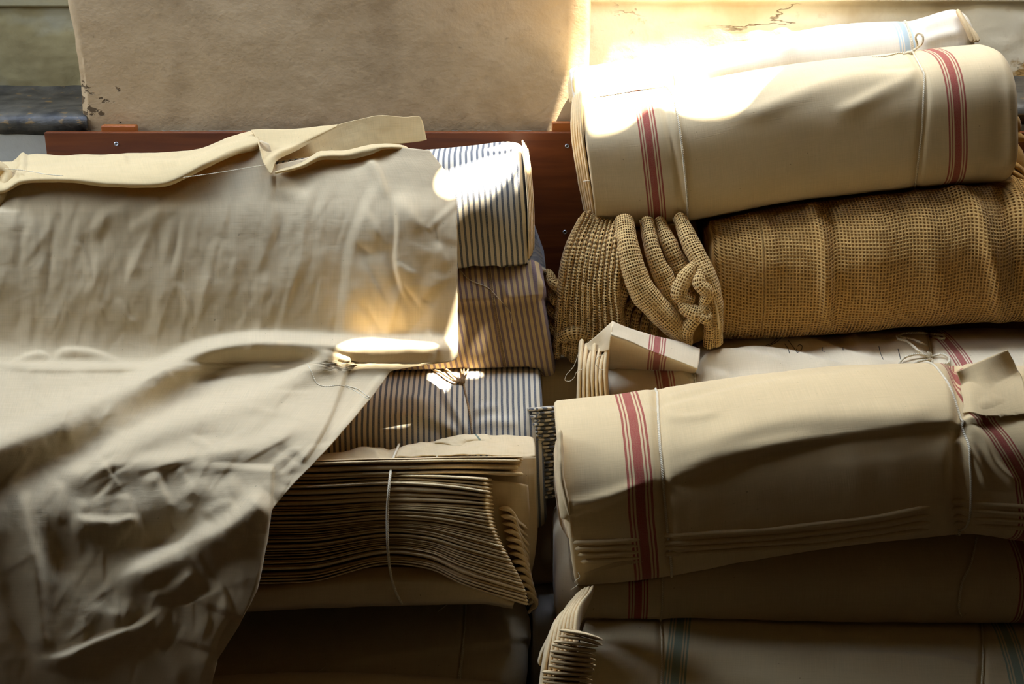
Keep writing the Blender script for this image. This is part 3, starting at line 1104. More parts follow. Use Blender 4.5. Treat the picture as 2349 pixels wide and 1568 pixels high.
# --- dark red striped roll under the big one
F4 = [('ridge', [(2235, 1225), (2215, 1310), (2205, 1400)], (6, 6), -0.002)]
R4 = Roll('r4', [(1270, 1140, -0.445, 0.16, 0.078), (1400, 1125, -0.445, 0.165, 0.08), (2000, 1112, -0.445, 0.165, 0.08), (2460, 1112, -0.445, 0.165, 0.08)],
          n=2.5, feats=F4, ends=(0.03, 0.03), avoid=('r5', 'r3'))
t = thing('towelling_roll', 'shadowed red-striped roll squeezed between the big front roll and the lowest right roll', 'fabric roll', (float(R4.X.mean()), -0.47, float(R4.zmin)))
M_R4 = cloth('towelling_red_striped_dark', srgb(206, 184, 142), stripes=cluster(R4.u_at(1443), 0.034, RED) + cluster(R4.u_at(2275), 0.036, RED))
R4.build('wrap', M_R4, t)
cord('twine', R4.ring([(1512, 1200), (1510, 1420)], 0.001), 0.0014, M_TWINE, t, closed=True)
cord('loose_twine', on_surface([(2240, 1232), (2228, 1290), (2206, 1340), (2200, 1400), (2204, 1412)], bvh(), 0.004, 40), 0.0018, M_TWINE, t)

# --- white roll with open left end and string bow, behind the big one
F2 = [('ridge', [(1595, 845), (1640, 828), (1720, 812), (1800, 820), (1900, 845), (1965, 857)], (9, 26), 0.013, (0.08, 0.2)),
      ('ridge', [(1598, 850), (1650, 826), (1720, 828), (1790, 842), (1830, 860)], (8, 16), 0.008, (0.05, 0.3)),
      ('ridge', [(1660, 772), (1730, 764), (1790, 772), (1880, 797), (1990, 832), (2080, 838)], (12, 34), 0.012, (0.2, 0.2)),
      ('ridge', [(1604, 868), (1630, 862), (1680, 866)], (8, 12), 0.006), ('ridge', [(1590, 860), (1565, 868), (1500, 862)], (9, 14), 0.005),
      ('ridge', [(1400, 842), (1470, 838), (1580, 846)], (12, 30), 0.007, (0.1, 0.1)),
      ('ridge', [(1578, 775), (1590, 815), (1596, 900)], (10, 10), -0.011, (0, 0)),
      ('ridge', [(2130, 755), (2138, 800), (2145, 850)], (10, 10), -0.008, (0, 0)),
      ('ridge', [(1940, 760), (1970, 800), (2010, 815)], (20, 20), 0.004), ('ridge', [(2045, 770), (2080, 790), (2125, 800)], (12, 18), 0.005)]
R2 = Roll('r2', [(1392, 800, -0.25, 0.155, 0.085), (1500, 790, -0.25, 0.165, 0.09), (1600, 778, -0.25, 0.165, 0.09), (1700, 765, -0.25, 0.165, 0.09), (1850, 770, -0.25, 0.165, 0.09), (2000, 760, -0.25, 0.165, 0.09), (2310, 753, -0.25, 0.165, 0.095), (2460, 757, -0.25, 0.165, 0.095)],
          n=2.5, nu=330, nt=190, shear=0.06, feats=F2, ends=(0.006, 0.02), avoid=('r3', 'r4'))
t = thing('towelling_roll', 'white red-striped roll with string bow and gaping left end below the woven blankets', 'fabric roll', (float(R2.X.mean()), -0.235, float(R2.zmin)))
M_R2 = cloth('towelling_red_striped_white', srgb(224, 204, 164), stripes=cluster(R2.u_at(1515), 0.034, RED) + cluster(R2.u_at(2168), 0.034, RED), speck=0.5)
R2.build('wrap', M_R2, t)
cord('twine', R2.ring([(1574, 768), (1590, 812), (1597, 905)], 0.001), 0.0022, M_TWINE, t, closed=True)
cord('twine', R2.ring([(2124, 750), (2133, 800), (2140, 860)], 0.001), 0.0018, M_TWINE, t, closed=True)
M_R2F = cloth('towelling_red_striped_flap', srgb(222, 200, 158), stripes=cluster(0.083, 0.034, RED), speck=0.5, trans=0.06)
tr2 = bvh('r2')
low2 = surf_rows([[(1396, 846), (1440, 846), (1490, 848), (1545, 850), (1594, 856)]], tr2, (0.002,))[0]
crease = [(1401, 767, -0.408), (1440, 781, -0.411), (1490, 803, -0.411), (1545, 824, -0.408), (1600, 846, -0.402)]
patch('wrapper_flap', [[(1405, 737, -0.355), (1440, 752, -0.35), (1500, 770, -0.34), (1560, 784, -0.33), (1606, 800, -0.335)],
                       [(1403, 752, -0.382), (1440, 767, -0.38), (1495, 788, -0.376), (1550, 806, -0.37), (1604, 824, -0.37)], crease], M_R2F, t, nr=24, nc=60, thick=0.0015, wav=0.001)
patch('wrapper_flap', [[(1405, 737, -0.354), (1368, 770, -0.335), (1340, 793, -0.325)], [(1402, 766, -0.402), (1380, 790, -0.350), (1345, 798, -0.332)], [(1398, 802, -0.392), (1382, 806, -0.362), (1352, 804, -0.338)]], M_CLOTH, t, nr=20, nc=30)
mid2 = [(0.5 * (p[0] + q[0]) - 1, 0.5 * (p[1] + q[1]), 0.5 * (p[2] + q[2]) + 0.010) for p, q in zip(crease, low2)]
patch('wrapper_flap', [crease, mid2, low2], M_R2F, t, nr=24, nc=60, thick=0.0015, wav=0.001)
for k in range(7):
    x = 1334 + k * 9.5
    y0 = 794 + (k % 3) * 12 + k * 4
    etube('fabric_layer', [(x, y0, -0.30 - 0.008 * k), (x - 3, 850, -0.335 - 0.006 * k), (x - 5 + k, 925, -0.345 - 0.005 * k)], 6.5, 0.03, M_EDGE, t, n=40, wav=0.0012, wsc=40, seed=k, taper=0.015, avoid=('r3',))
tr2 = bvh('r2', 'r3')
for path, lift in (([(2128, 792), (2095, 778), (2062, 770), (2075, 764), (2110, 763), (2140, 766), (2165, 770), (2166, 776), (2140, 772)], [0.004, 0.012, 0.010, 0.008, 0.012, 0.014, 0.012, 0.006, 0.004]),
                   ([(2134, 822), (2105, 802), (2080, 782), (2060, 776), (2058, 770), (2080, 778)], [0.004, 0.010, 0.014, 0.012, 0.008, 0.004]),
                   ([(2136, 818), (2105, 812), (2075, 820), (2062, 835), (2080, 838), (2110, 828), (2134, 824)], [0.004, 0.012, 0.014, 0.010, 0.008, 0.008, 0.004]),
                   ([(2134, 818), (2160, 812), (2178, 822), (2176, 832), (2160, 834)], [0.004, 0.012, 0.012, 0.008, 0.003])):
    cord('string_bow', on_surface(path, tr2, 0.002, 60, lift), 0.0021, M_TWINE, t)
etube('string_knot', [(2128, 806, float(on_surface([(2134, 816)], tr2, 0.004, 0)[0][1])), (2140, 826, float(on_surface([(2134, 816)], tr2, 0.004, 0)[0][1]))], 6, 0.004, M_TWINE, t, n=14, wav=0.001, wsc=200, taper=0.3)
for path in ([(1757, 792), (1772, 786), (1785, 774)], [(1762, 793), (1777, 787), (1792, 776)], [(1800, 788), (1808, 800), (1811, 810)],
             [(1808, 780), (1820, 796), (1829, 808), (1827, 800)], [(1829, 808), (1838, 803), (1840, 793), (1834, 790), (1829, 794)], [(1887, 796), (1886, 804), (1893, 806)],
             [(1934, 796), (1934, 803)], [(2016, 794), (2020, 810), (2026, 824)], [(2060, 800), (2064, 816), (2066, 826)]):
    cord('pencil_mark', on_surface(path, tr2, 0.0006, 20), 0.0006, M_PENCIL, t)
for path in ([(1328, 808), (1316, 840), (1298, 862), (1296, 872), (1306, 874), (1318, 864), (1322, 854), (1345, 842), (1358, 832)], [(1386, 812), (1372, 818), (1366, 832), (1376, 846), (1390, 848)]):
    cord('loose_thread', P(*(cr_path(np.array(path, float), 60).T), -0.365 - 0.03 * (path[0][0] > 1350)), 0.0005, M_TWINE, t)

# --- folded buff cloth wedged between the two piles
K = Roll('buff', [(1238, 786, -0.15, 0.10, 0.085), (1300, 786, -0.15, 0.10, 0.085), (1386, 790, -0.15, 0.10, 0.085)], n=3.0, nu=80, nt=110, wr=0.001, ends=(0.004, 0.004), avoid=('board', 'r2', 'r3', 'r4'))
t = thing('folded_cloth', 'plain buff cloth wedged between the piles beneath the blanket fringe', 'cloth', (float(K.X.mean()), -0.11, float(K.zmin)))
K.build('wrap', M_KRAFT, t)
cord('loose_thread', on_surface([(1267, 790), (1262, 812), (1258, 832)], bvh('buff'), 0.001, 16), 0.0006, M_TWINE, t)

# --- top red striped roll (built before the blankets so that they give way under it)
F1 = [('ridge', [(1440, 232), (1500, 232), (1560, 222)], (10, 16), 0.003),
      ('ridge', [(1640, 262), (1720, 256), (1790, 232), (1900, 190), (1990, 172), (2110, 168)], (16, 24), 0.005, (0.25, 0.05)),
      ('ridge', [(1900, 262), (1960, 240), (2030, 205), (2110, 175)], (12, 22), 0.004),
      ('ridge', [(2000, 160), (2050, 160), (2110, 152)], (6, 8), -0.003),
      ('ridge', [(2090, 118), (2122, 180), (2116, 300), (2100, 440)], (9, 9), -0.004, (0, 0)),
      ('ridge', [(1520, 210), (1535, 300), (1555, 400), (1572, 500)], (8, 8), -0.003, (0, 0)),
      ('ridge', [(2300, 120), (2305, 250), (2300, 390)], (30, 30), -0.004)]
R1 = Roll('r1', [(1347, 226, -0.132, 0.105, 0.108), (1510, 206, -0.132, 0.11, 0.112), (1800, 152, -0.13, 0.11, 0.112), (2100, 118, -0.128, 0.11, 0.112), (2240, 103, -0.126, 0.11, 0.114), (2290, 100, -0.126, 0.11, 0.114)],
          n=3.0, nu=340, nt=180, shear=0.15, feats=F1, ends=(0.003, 0.022), wr=0.0015, avoid=('board', 'sill'))
t = thing('towelling_roll', 'topmost red-striped roll of the right pile, half sunlit, tied with looped string', 'fabric roll', (float(R1.X.mean()), -0.13, float(R1.zmin)))
M_R1 = cloth('towelling_red_striped_top', srgb(218, 194, 148), stripes=cluster(R1.u_at(1483), 0.033, RED) + cluster(R1.u_at(2150), 0.034, RED), speck=0.5)
R1.build('wrap', M_R1, t)
cord('twine', R1.ring([(1518, 205), (1535, 300), (1556, 400), (1574, 500)], 0.001), 0.0018, M_TWINE, t, closed=True)
cord('twine', R1.ring([(2090, 112), (2120, 170), (2114, 300), (2098, 430)], 0.001), 0.0018, M_TWINE, t, closed=True)
for k in range(5):
    e = 7 * k
    etube('fabric_layer', [(1331 - e * 0.55, 214 + 3 * k, -0.174 + 0.02 * k), (1334 - e * 0.75, 290, -0.212 + 0.02 * k), (1350 - e * 0.75, 410, -0.212 + 0.02 * k), (1366 - e * 0.7, 505 - 2 * k, -0.197 + 0.02 * k)],
          4.2, 0.014, M_EDGE, t, n=60, wav=0.0011, wsc=44, seed=k * 1.9, taper=0.02)
cord('stitch', P(np.array([1338, 1345, 1353]), np.array([416, 415, 415]), np.array([-0.247, -0.250, -0.250])), 0.0008, M_TWINE, t, n=10)

# --- pale blue roll leaning behind it
F0 = [('ridge', [(2080, 40), (2092, 75), (2100, 110)], (12, 12), -0.006, (0, 0)), ('ridge', [(2100, 72), (2150, 48), (2200, 30)], (8, 12), 0.005),
      ('ridge', [(2105, 95), (2160, 80), (2215, 70)], (10, 14), 0.004), ('ridge', [(1780, 105), (1800, 110), (1830, 100)], (14, 14), 0.004), ('ridge', [(1500, 170), (1700, 145), (1900, 100)], (22, 22), 0.003)]
R0 = Roll('r0', [(1315, 158, -0.062, 0.058, 0.058), (1370, 150, -0.05, 0.062, 0.06), (1600, 116, 0.02, 0.07, 0.065), (1800, 78, 0.05, 0.07, 0.067), (1960, 54, 0.065, 0.07, 0.068), (2050, 50, 0.07, 0.066, 0.064), (2090, 48, 0.075, 0.064, 0.062), (2195, 22, 0.085, 0.06, 0.08), (2225, 22, 0.085, 0.055, 0.082)],
          n=2.4, nu=260, shear=0.12, feats=F0, ends=(0.006, 0.03), wr=0.003, wscale=12, avoid=('r1', 'board', 'sill', 'r1'), gap=0.0015)
t = thing('towelling_roll', 'white roll with pale blue stripes behind the topmost red-striped roll', 'fabric roll', (float(R0.X.mean()), -0.01, float(R0.zmin)))
M_R0 = cloth('towelling_blue_striped', srgb(228, 216, 190), stripes=cluster(R0.u_at(1470), 0.036, PALEBLUE) + cluster(R0.u_at(2062), 0.036, PALEBLUE))
R0.build('wrap', M_R0, t)
cord('twine', R0.ring([(2074, 40), (2088, 80), (2096, 130)], 0.001), 0.0018, M_TWINE, t, closed=True)
cord('twine', R0.ring([(1548, 120), (1552, 200)], 0.001), 0.0016, M_TWINE, t, closed=True)
for k in range(4):
    etube('fabric_layer', [(1322 - 3 * k, 158 + 5 * k, -0.075 + 0.012 * k), (1316 - 3 * k, 190, -0.10 + 0.015 * k), (1322 - 4 * k, 236, -0.105 + 0.015 * k)], 4, 0.012, M_EDGE, t, n=30, wav=0.001, wsc=60, seed=k, taper=0.05)
for k in range(3):
    etube('fabric_layer', [(2200 + 9 * k, 30 + 16 * k, 0.055), (2216 + 9 * k, 60 + 9 * k, 0.03), (2232 + 6 * k, 96, 0.025)], 6, 0.02, M_CLOTH, t, n=24, wav=0.0012, wsc=50, seed=k, taper=0.08)
trt = bvh('r0', 'r1')
bow = thing
R1_root = bpy.data.objects['towelling_roll.003'] if 'towelling_roll.003' in bpy.data.objects else None


def root_of(roll):
    return roll.o.parent


cord('string_bow', on_surface([(2085, 122), (2096, 116), (2104, 104), (2100, 86), (2107, 76), (2117, 84), (2116, 98), (2106, 108), (2092, 118), (2072, 124)], trt, 0.002, 60, [0.004, 0.012, 0.022, 0.028, 0.03, 0.028, 0.022, 0.012, 0.005]), 0.0019, M_TWINE, root_of(R1))
cord('string_tail', on_surface([(2086, 121), (2060, 122), (2035, 128), (2015, 130), (2001, 130)], trt, 0.002, 40, [0.005, 0.008, 0.004, 0.003]), 0.0017, M_TWINE, root_of(R1))
etube('string_knot', [tuple([2080, 118]) + (float(on_surface([(2086, 124)], trt, 0.004, 0)[0][1]),), tuple([2094, 126]) + (float(on_surface([(2086, 124)], trt, 0.004, 0)[0][1]),)], 5, 0.004, M_TWINE, root_of(R1), n=14, wav=0.001, wsc=200, taper=0.3)

# --- bundle of cellular blankets
FB = [('ridge', [(1625, 500), (1640, 560), (1635, 640), (1640, 760)], (16, 26), 0.0085, (0.1, 0)),
      ('ridge', [(1660, 486), (1710, 490), (1760, 520), (1780, 600)], (14, 22), 0.0051),
      ('ridge', [(1690, 530), (1740, 560), (1790, 640)], (18, 30), 0.0043),
      ('ridge', [(1860, 470), (1885, 540), (1895, 640), (1893, 780)], (18, 14), 0.0085, (0, 0.25)),
      ('ridge', [(1910, 470), (1915, 560), (1920, 660), (1925, 780)], (14, 14), -0.0051, (0, 0.25)),
      ('ridge', [(2100, 440), (2130, 520), (2150, 640), (2170, 780)], (26, 26), 0.0051, (0, 0.25)),
      ('ridge', [(2175, 425), (2235, 470), (2265, 560), (2285, 660), (2290, 770)], (20, 14), 0.0102, (0, 0.25)),
      ('ridge', [(2300, 400), (2310, 480), (2330, 560), (2345, 700)], (18, 18), -0.0102, (0, 0.25)),
      ('ridge', [(2310, 395), (2345, 480), (2380, 560)], (14, 14), 0.0102, (0, 0.25)),
      ('ridge', [(2000, 470), (2010, 600), (2020, 770)], (40, 40), 0.0034, (0, 0.25))]
B_st = [(1622, 482, -0.165, 0.105, 0.11), (1700, 474, -0.165, 0.11, 0.115), (1900, 446, -0.165, 0.115, 0.12), (2200, 408, -0.165, 0.115, 0.125), (2460, 390, -0.165, 0.115, 0.13)]
BO = 0.062
B0 = Roll('blanket_core', [(a, b + 8, c, d - 0.007, e - 0.007) for a, b, c, d, e in B_st], n=2.5, nu=200, nt=130, shear=0.05, feats=FB, ends=(0.02, 0.02), wr=0.004, wscale=14, avoid=('board', 'r1', 'r2', 'buff', 'r3', 'r0'))
B1 = Roll('blanket', B_st, n=2.5, nu=300, nt=200, shear=0.05, feats=FB, ends=(0.02, 0.02), wr=0.004, wscale=14, avoid=('board', 'r1', 'r2', 'buff', 'r3', 'r0'))
t = thing('blanket_bundle', 'bulging bundle of cream cellular blankets with twisted knotted end under the top striped roll', 'blanket', (float(B1.X.mean()), -0.19, float(B1.zmin)))
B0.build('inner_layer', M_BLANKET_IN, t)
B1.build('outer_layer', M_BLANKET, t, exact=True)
AV = ('board', 'r1', 'r2', 'buff')


def band(name, path, rw, rd, seed, wav=0.003, sel=True, n=60, mat=None, wsc=36):
    path = [(a, b, c + BO) for a, b, c in path]
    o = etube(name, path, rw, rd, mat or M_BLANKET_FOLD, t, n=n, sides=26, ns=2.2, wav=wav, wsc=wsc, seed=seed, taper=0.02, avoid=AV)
    if sel:
        p = cr_path(path, n)
        R = hermite(np.linspace(0, 1, len(rw)), rw, np.linspace(0, 1, n)) if not np.isscalar(rw) else np.full(n, rw)
        q = P(p[:, 0] - R * 0.95, p[:, 1], p[:, 2] - 0.004)
        q[:, 0] += 0.0012 * noise3(q[:, 2] * 60, seed, 0.3)
        s = cord('selvage', q, 0.0016, M_EDGE, t)
        s.parent = o
    return o


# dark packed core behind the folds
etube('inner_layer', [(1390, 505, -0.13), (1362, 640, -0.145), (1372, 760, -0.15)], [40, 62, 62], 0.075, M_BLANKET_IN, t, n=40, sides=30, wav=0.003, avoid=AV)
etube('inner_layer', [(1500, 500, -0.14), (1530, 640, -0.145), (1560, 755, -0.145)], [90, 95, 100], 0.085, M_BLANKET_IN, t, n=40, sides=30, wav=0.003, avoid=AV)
# thin hanging edges at the far left
for k in range(11):
    f = k / 10
    x0, x1, x2 = 1336 + 90 * f, 1290 + 124 * f, 1278 + 136 * f
    yb = 812 - 26 * abs(f - 0.2) - 10 * (k % 2)
    band('blanket_fold', [(x0, 500 + 2 * k, -0.235 - 0.01 * f), (x0 - 26 * (1 - f) - 6, 575, -0.275 - 0.03 * f), (x1, 660, -0.285 - 0.035 * f), (x2 + 6, 730, -0.28 - 0.04 * f), (x2 + 4 * (k % 3), yb, -0.275 - 0.03 * f)],
         [8, 10, 12, 13, 11], 0.045, k * 3.7, 0.0035)
# frilly fringe bottom left
for k in range(5):
    y = 636 + 34 * k
    band('blanket_fold', [(1262 + (k % 2) * 6, y, -0.235), (1272, y + 16, -0.285), (1296, y + 26, -0.29), (1310, y + 46, -0.275)], [9, 12, 12, 8], 0.02, 40 + k * 2.9, 0.005, n=36)
band('blanket_fold', [(1288, 770, -0.31), (1320, 760, -0.325), (1360, 768, -0.32)], [16, 20, 14], 0.02, 61, 0.002, sel=False, n=30)
band('blanket_fold', [(1290, 792, -0.315), (1330, 800, -0.325), (1362, 796, -0.315)], [10, 12, 10], 0.015, 63, 0.002, sel=False, n=30)
# long soft folds sweeping to the right
band('blanket_fold', [(1432, 505, -0.29), (1442, 580, -0.335), (1470, 660, -0.355), (1520, 720, -0.36), (1566, 770, -0.35)], [24, 27, 30, 31, 22], 0.03, 71, 0.003, n=90)
band('blanket_fold', [(1484, 505, -0.285), (1500, 580, -0.325), (1535, 660, -0.34), (1580, 735, -0.34)], [16, 20, 24, 20], 0.026, 73, 0.003, n=80)
band('blanket_fold', [(1512, 505, -0.28), (1540, 570, -0.315), (1572, 640, -0.325), (1600, 720, -0.33)], [14, 20, 24, 18], 0.024, 75, 0.003, n=70)
band('blanket_fold', [(1560, 500, -0.28), (1585, 560, -0.32), (1624, 640, -0.35), (1640, 700, -0.355), (1643, 785, -0.345)], [16, 22, 22, 18, 16], 0.028, 77, 0.003, n=80)
band('blanket_fold', [(1446, 620, -0.31), (1420, 680, -0.325), (1402, 740, -0.325), (1398, 800, -0.315)], [16, 20, 22, 20], 0.026, 79, 0.003, n=60)
for k in range(4):
    band('blanket_fold', [(1462 + 14 * k, 680 + 16 * k, -0.30 - 0.004 * k), (1440 + 20 * k, 712 + 14 * k, -0.315), (1432 + 22 * k, 785, -0.31)], [8, 10, 10], 0.02, 81 + k, 0.002, n=40)
# twisted knot
KN = [([(1600, 600, -0.345), (1570, 640, -0.365), (1558, 676, -0.37), (1590, 692, -0.368)], [8, 18, 20, 14]),
      ([(1612, 612, -0.35), (1604, 650, -0.375), (1622, 672, -0.378), (1612, 700, -0.37)], [8, 15, 16, 12]),
      ([(1560, 690, -0.37), (1580, 712, -0.378), (1604, 718, -0.382), (1624, 700, -0.375)], [10, 18, 18, 12]),
      ([(1616, 704, -0.376), (1596, 730, -0.38), (1574, 760, -0.372), (1572, 790, -0.36)], [9, 14, 18, 16]),
      ([(1604, 722, -0.384), (1620, 732, -0.386), (1628, 722, -0.38)], [10, 13, 9]),
      ([(1622, 728, -0.372), (1628, 756, -0.37), (1626, 790, -0.36)], [10, 14, 14])]
for k, (pa, rw) in enumerate(KN):
    band('blanket_knot', pa, rw, 0.014, 90 + k * 2, 0.0022, sel=False, n=44, mat=M_BLANKET_FOLD, wsc=50)
cord('selvage', P(*(cr_path(np.array([(1556, 505, -0.29), (1590, 585, -0.345), (1632, 668, -0.377), (1646, 720, -0.381), (1650, 790, -0.37)]) + [0, 0, BO], 80).T)), 0.0022, M_EDGE, t)
# tufted ends poking out at the far right behind the top roll
for k, (pa, rw) in enumerate((([(2312, 268, -0.10), (2322, 272, -0.12), (2330, 290, -0.12), (2322, 306, -0.11)], [8, 12, 12, 8]), ([(2312, 312, -0.11), (2328, 312, -0.125), (2346, 318, -0.12)], [10, 12, 6]),
                              ([(2318, 330, -0.13), (2334, 360, -0.14), (2348, 410, -0.15)], [14, 16, 18]), ([(2316, 372, -0.15), (2336, 384, -0.16), (2360, 410, -0.16)], [6, 7, 7]), ([(2318, 390, -0.16), (2336, 402, -0.17), (2362, 424, -0.17)], [6, 7, 7]))):
    etube('blanket_corner', pa, rw, 0.014, M_BLANKET_IN, t, n=26, wav=0.002, wsc=70, seed=k, taper=0.1)


# ------------------------------------------------------------------ left pile, front to back
# --- lowest sliver
L6 = Roll('l6', [(-430, 1566, -0.665, 0.085, 0.095), (330, 1556, -0.665, 0.085, 0.095), (700, 1541, -0.665, 0.085, 0.095), (900, 1546, -0.665, 0.085, 0.095), (1120, 1560, -0.665, 0.085, 0.095), (1215, 1575, -0.665, 0.085, 0.09)], n=2.6, ends=(0.01, 0.03), nu=160, nt=110, avoid=('r5',))
t = thing('fabric_bundle', 'lowest plain bundle of the left pile, just showing at the bottom edge', 'fabric bundle', (float(L6.X.mean()), -0.58, float(L6.zmin)))
L6.build('wrap', cloth('plain_cotton_low', srgb(200, 176, 136)), t)

# --- bundle of folded lengths, edges forward, tied with cord
t4 = thing('folded_bundle', 'tied bundle of folded cream lengths, edges forward and fanning downward at right', 'fabric bundle', (-0.2, -0.5, 0.4))
NL = 40
LAYER_SOLID = 'l4f'
gaps = RNG.uniform(0.45, 1.0, NL - 1) * np.where(RNG.uniform(size=NL - 1) < 0.22, 2.3, 1.0)
YS = 1052 + 240 * np.concatenate([[0], np.cumsum(gaps)]) / gaps.sum()
for k in range(NL):
    f = k / (NL - 1)
    ys = YS[k]
    yl = ys + 30 * f**2 + 6 * f
    yl = 1056 + (yl - 1052) * 1.0 + 2
    if k < 4:                                   # straight top sheets
        path = [(330, yl, -0.555), (700, yl - 1, -0.56), (893, ys, -0.553), (905, ys, -0.553), (1050, ys - 3, -0.553), (1200 - 6 * (k % 3), ys - 4 + 2 * k, -0.545)]
    else:
        g = (k - 4) / (NL - 5)
        xe = 1128 + 22 * g + 62 * smooth01((g - 0.25) / 0.75)
        ye = 1100 + 285 * g**0.92
        bow = 1 - 0.25 * g
        path = [(330, yl + 3 * RNG.uniform(-1, 1), -0.556), (700, yl + 1.5 * RNG.uniform(-1, 1), -0.562), (888, ys, -0.553), (902, ys, -0.553),
                (985, ys + (ye - ys) * 0.16 * bow, -0.566), (1062, ys + (ye - ys) * 0.50, -0.576), (xe, ye, -0.582)]
    dY = RNG.uniform(-0.006, 0.003)
    path = [(a, b, c + dY - 0.035 * f + 0.012) for a, b, c in path]
    sp = (YS[min(k + 1, NL - 1)] - YS[max(k - 1, 0)]) / 2 if 0 < k < NL - 1 else 4
    etube('fabric_layer', path, [sp * 0.56, sp * 0.56, sp * 0.5, sp * 0.62, 4.2] if k >= 4 else sp * 0.52, 0.05, M_EDGE, t4, n=90, sides=16, ns=3.0, wav=0.0006, wsc=22, seed=k * 1.31, taper=0.006, solid='l4f')
# crumpled free ends at the right
for k in range(12):
    g = k / 11
    xa, ya = 1150 + 44 * g, 1165 + 190 * g
    etube('fabric_layer', [(xa - 4, ya, -0.575), (xa + 18, ya + 4, -0.568), (xa + 34, ya + 26, -0.555), (1216 - 8 * (1 - g), ya + 46, -0.54)], [4, 6, 5, 3], 0.012, M_EDGE, t4, n=26, sides=12, wav=0.0025, wsc=60, seed=50 + k * 2.7, taper=0.1)
# inner support of the bundle
L4 = Roll('l4', [(-430, 1056, -0.47, 0.07, 0.125), (300, 1052, -0.47, 0.07, 0.125), (900, 1040, -0.47, 0.07, 0.125), (1120, 1046, -0.47, 0.065, 0.12), (1196, 1052, -0.46, 0.06, 0.118)], n=3.2, ends=(0.01, 0.01), nu=140, nt=120, wr=0.001, avoid=('l6',))
L4.build('inner_fold', M_CLOTH, t4)
# the wrapper underneath
patch('wrapper', [[(400, 1345, -0.567), (590, 1336, -0.574), (895, 1300, -0.570), (1000, 1306, -0.582), (1120, 1345, -0.590), (1180, 1380, -0.592)],
                  [(400, 1375, -0.597), (560, 1362, -0.602), (893, 1335, -0.600), (1000, 1336, -0.607), (1110, 1362, -0.605), (1178, 1386, -0.597)],
                  [(400, 1408, -0.597), (545, 1394, -0.600), (895, 1378, -0.596), (1000, 1376, -0.602), (1100, 1376, -0.600), (1176, 1390, -0.592)],
                  [(400, 1420, -0.542), (545, 1404, -0.542), (895, 1388, -0.542), (1000, 1386, -0.542), (1100, 1384, -0.542), (1176, 1394, -0.542)]], M_CLOTH, t4, nr=40, nc=120, wav=0.001, solid='l4f')
# top wrapper with torn edge
patch('torn_wrapper', [[(640, 1052, -0.432), (760, 1040, -0.432), (880, 1026, -0.432), (930, 1026, -0.432), (1000, 1012, -0.432), (1060, 1003, -0.432), (1130, 998, -0.432), (1190, 998, -0.432), (1222, 1003, -0.432)],
                       [(640, 1056, -0.46), (760, 1046, -0.470), (880, 1036, -0.470), (930, 1034, -0.465), (1000, 1026, -0.462), (1060, 1020, -0.462), (1130, 1016, -0.462), (1190, 1016, -0.462), (1226, 1016, -0.462)],
                       [(640, 1064, -0.52), (760, 1058, -0.52), (880, 1052, -0.52), (930, 1050, -0.52), (1000, 1046, -0.515), (1060, 1042, -0.51), (1130, 1044, -0.505), (1190, 1046, -0.50), (1228, 1046, -0.50)]], M_CLOTH, t4, nr=40, nc=140, wav=0.003, wsc=30,
      feats=[('ridge', [(893, 1024), (890, 1040), (888, 1058)], (12, 12), -0.005, (0, 0)), ('ridge', [(900, 1050), (940, 1036), (985, 1040)], (6, 8), 0.005), ('ridge', [(905, 1040), (950, 1024), (1000, 1022)], (6, 8), 0.005), ('ridge', [(880, 1050), (840, 1036), (800, 1044)], (6, 8), 0.005)])
patch('torn_edge', [[(1000, 1010, -0.436), (1030, 1002, -0.436), (1080, 996, -0.436), (1118, 996, -0.436)], [(998, 1016, -0.446), (1035, 1012, -0.45), (1090, 1008, -0.452), (1132, 1014, -0.456)], [(1010, 1020, -0.42), (1040, 1022, -0.462), (1100, 1022, -0.45), (1146, 1036, -0.462)]],
      cloth('torn_edge_cotton', srgb(214, 190, 144), stripes=[(0.080, 0.004, srgb(70, 96, 84))]), t4, nr=20, nc=60, wav=0.002, wsc=50)
patch('curled_end', [[(1140, 1014, -0.44), (1180, 1006, -0.44), (1210, 1004, -0.43), (1226, 1016, -0.42)], [(1135, 1030, -0.475), (1180, 1020, -0.46), (1210, 1016, -0.44), (1228, 1034, -0.43)], [(1150, 1046, -0.50), (1190, 1044, -0.48), (1215, 1040, -0.46), (1228, 1048, -0.44)]], M_CLOTH, t4, nr=20, nc=40, wav=0.001)
# hanging sheets behind the fan at the right
patch('hanging_sheet', [[(1040, 1048, -0.515), (1130, 1046, -0.51), (1200, 1046, -0.505), (1229, 1047, -0.50)], [(1040, 1120, -0.525), (1130, 1120, -0.525), (1200, 1120, -0.52), (1228, 1120, -0.512)], [(1060, 1210, -0.53), (1140, 1210, -0.53), (1205, 1210, -0.525), (1233, 1212, -0.515)], [(1080, 1300, -0.53), (1150, 1300, -0.53), (1200, 1310, -0.525), (1220, 1316, -0.51)]], M_CLOTH, t4, nr=40, nc=40, wav=0.002)
patch('hanging_sheet', [[(960, 1082, -0.545), (1040, 1086, -0.55), (1120, 1100, -0.553), (1190, 1108, -0.553), (1211, 1112, -0.535)], [(980, 1130, -0.545), (1060, 1150, -0.55), (1130, 1160, -0.556), (1178, 1170, -0.556), (1214, 1170, -0.535)], [(1000, 1230, -0.545), (1080, 1240, -0.55), (1140, 1260, -0.553), (1190, 1240, -0.548), (1216, 1250, -0.53)], [(1020, 1300, -0.54), (1090, 1320, -0.54), (1150, 1330, -0.54), (1195, 1330, -0.54), (1214, 1330, -0.525)]], M_CLOTH, t4, nr=40, nc=50, wav=0.0015)
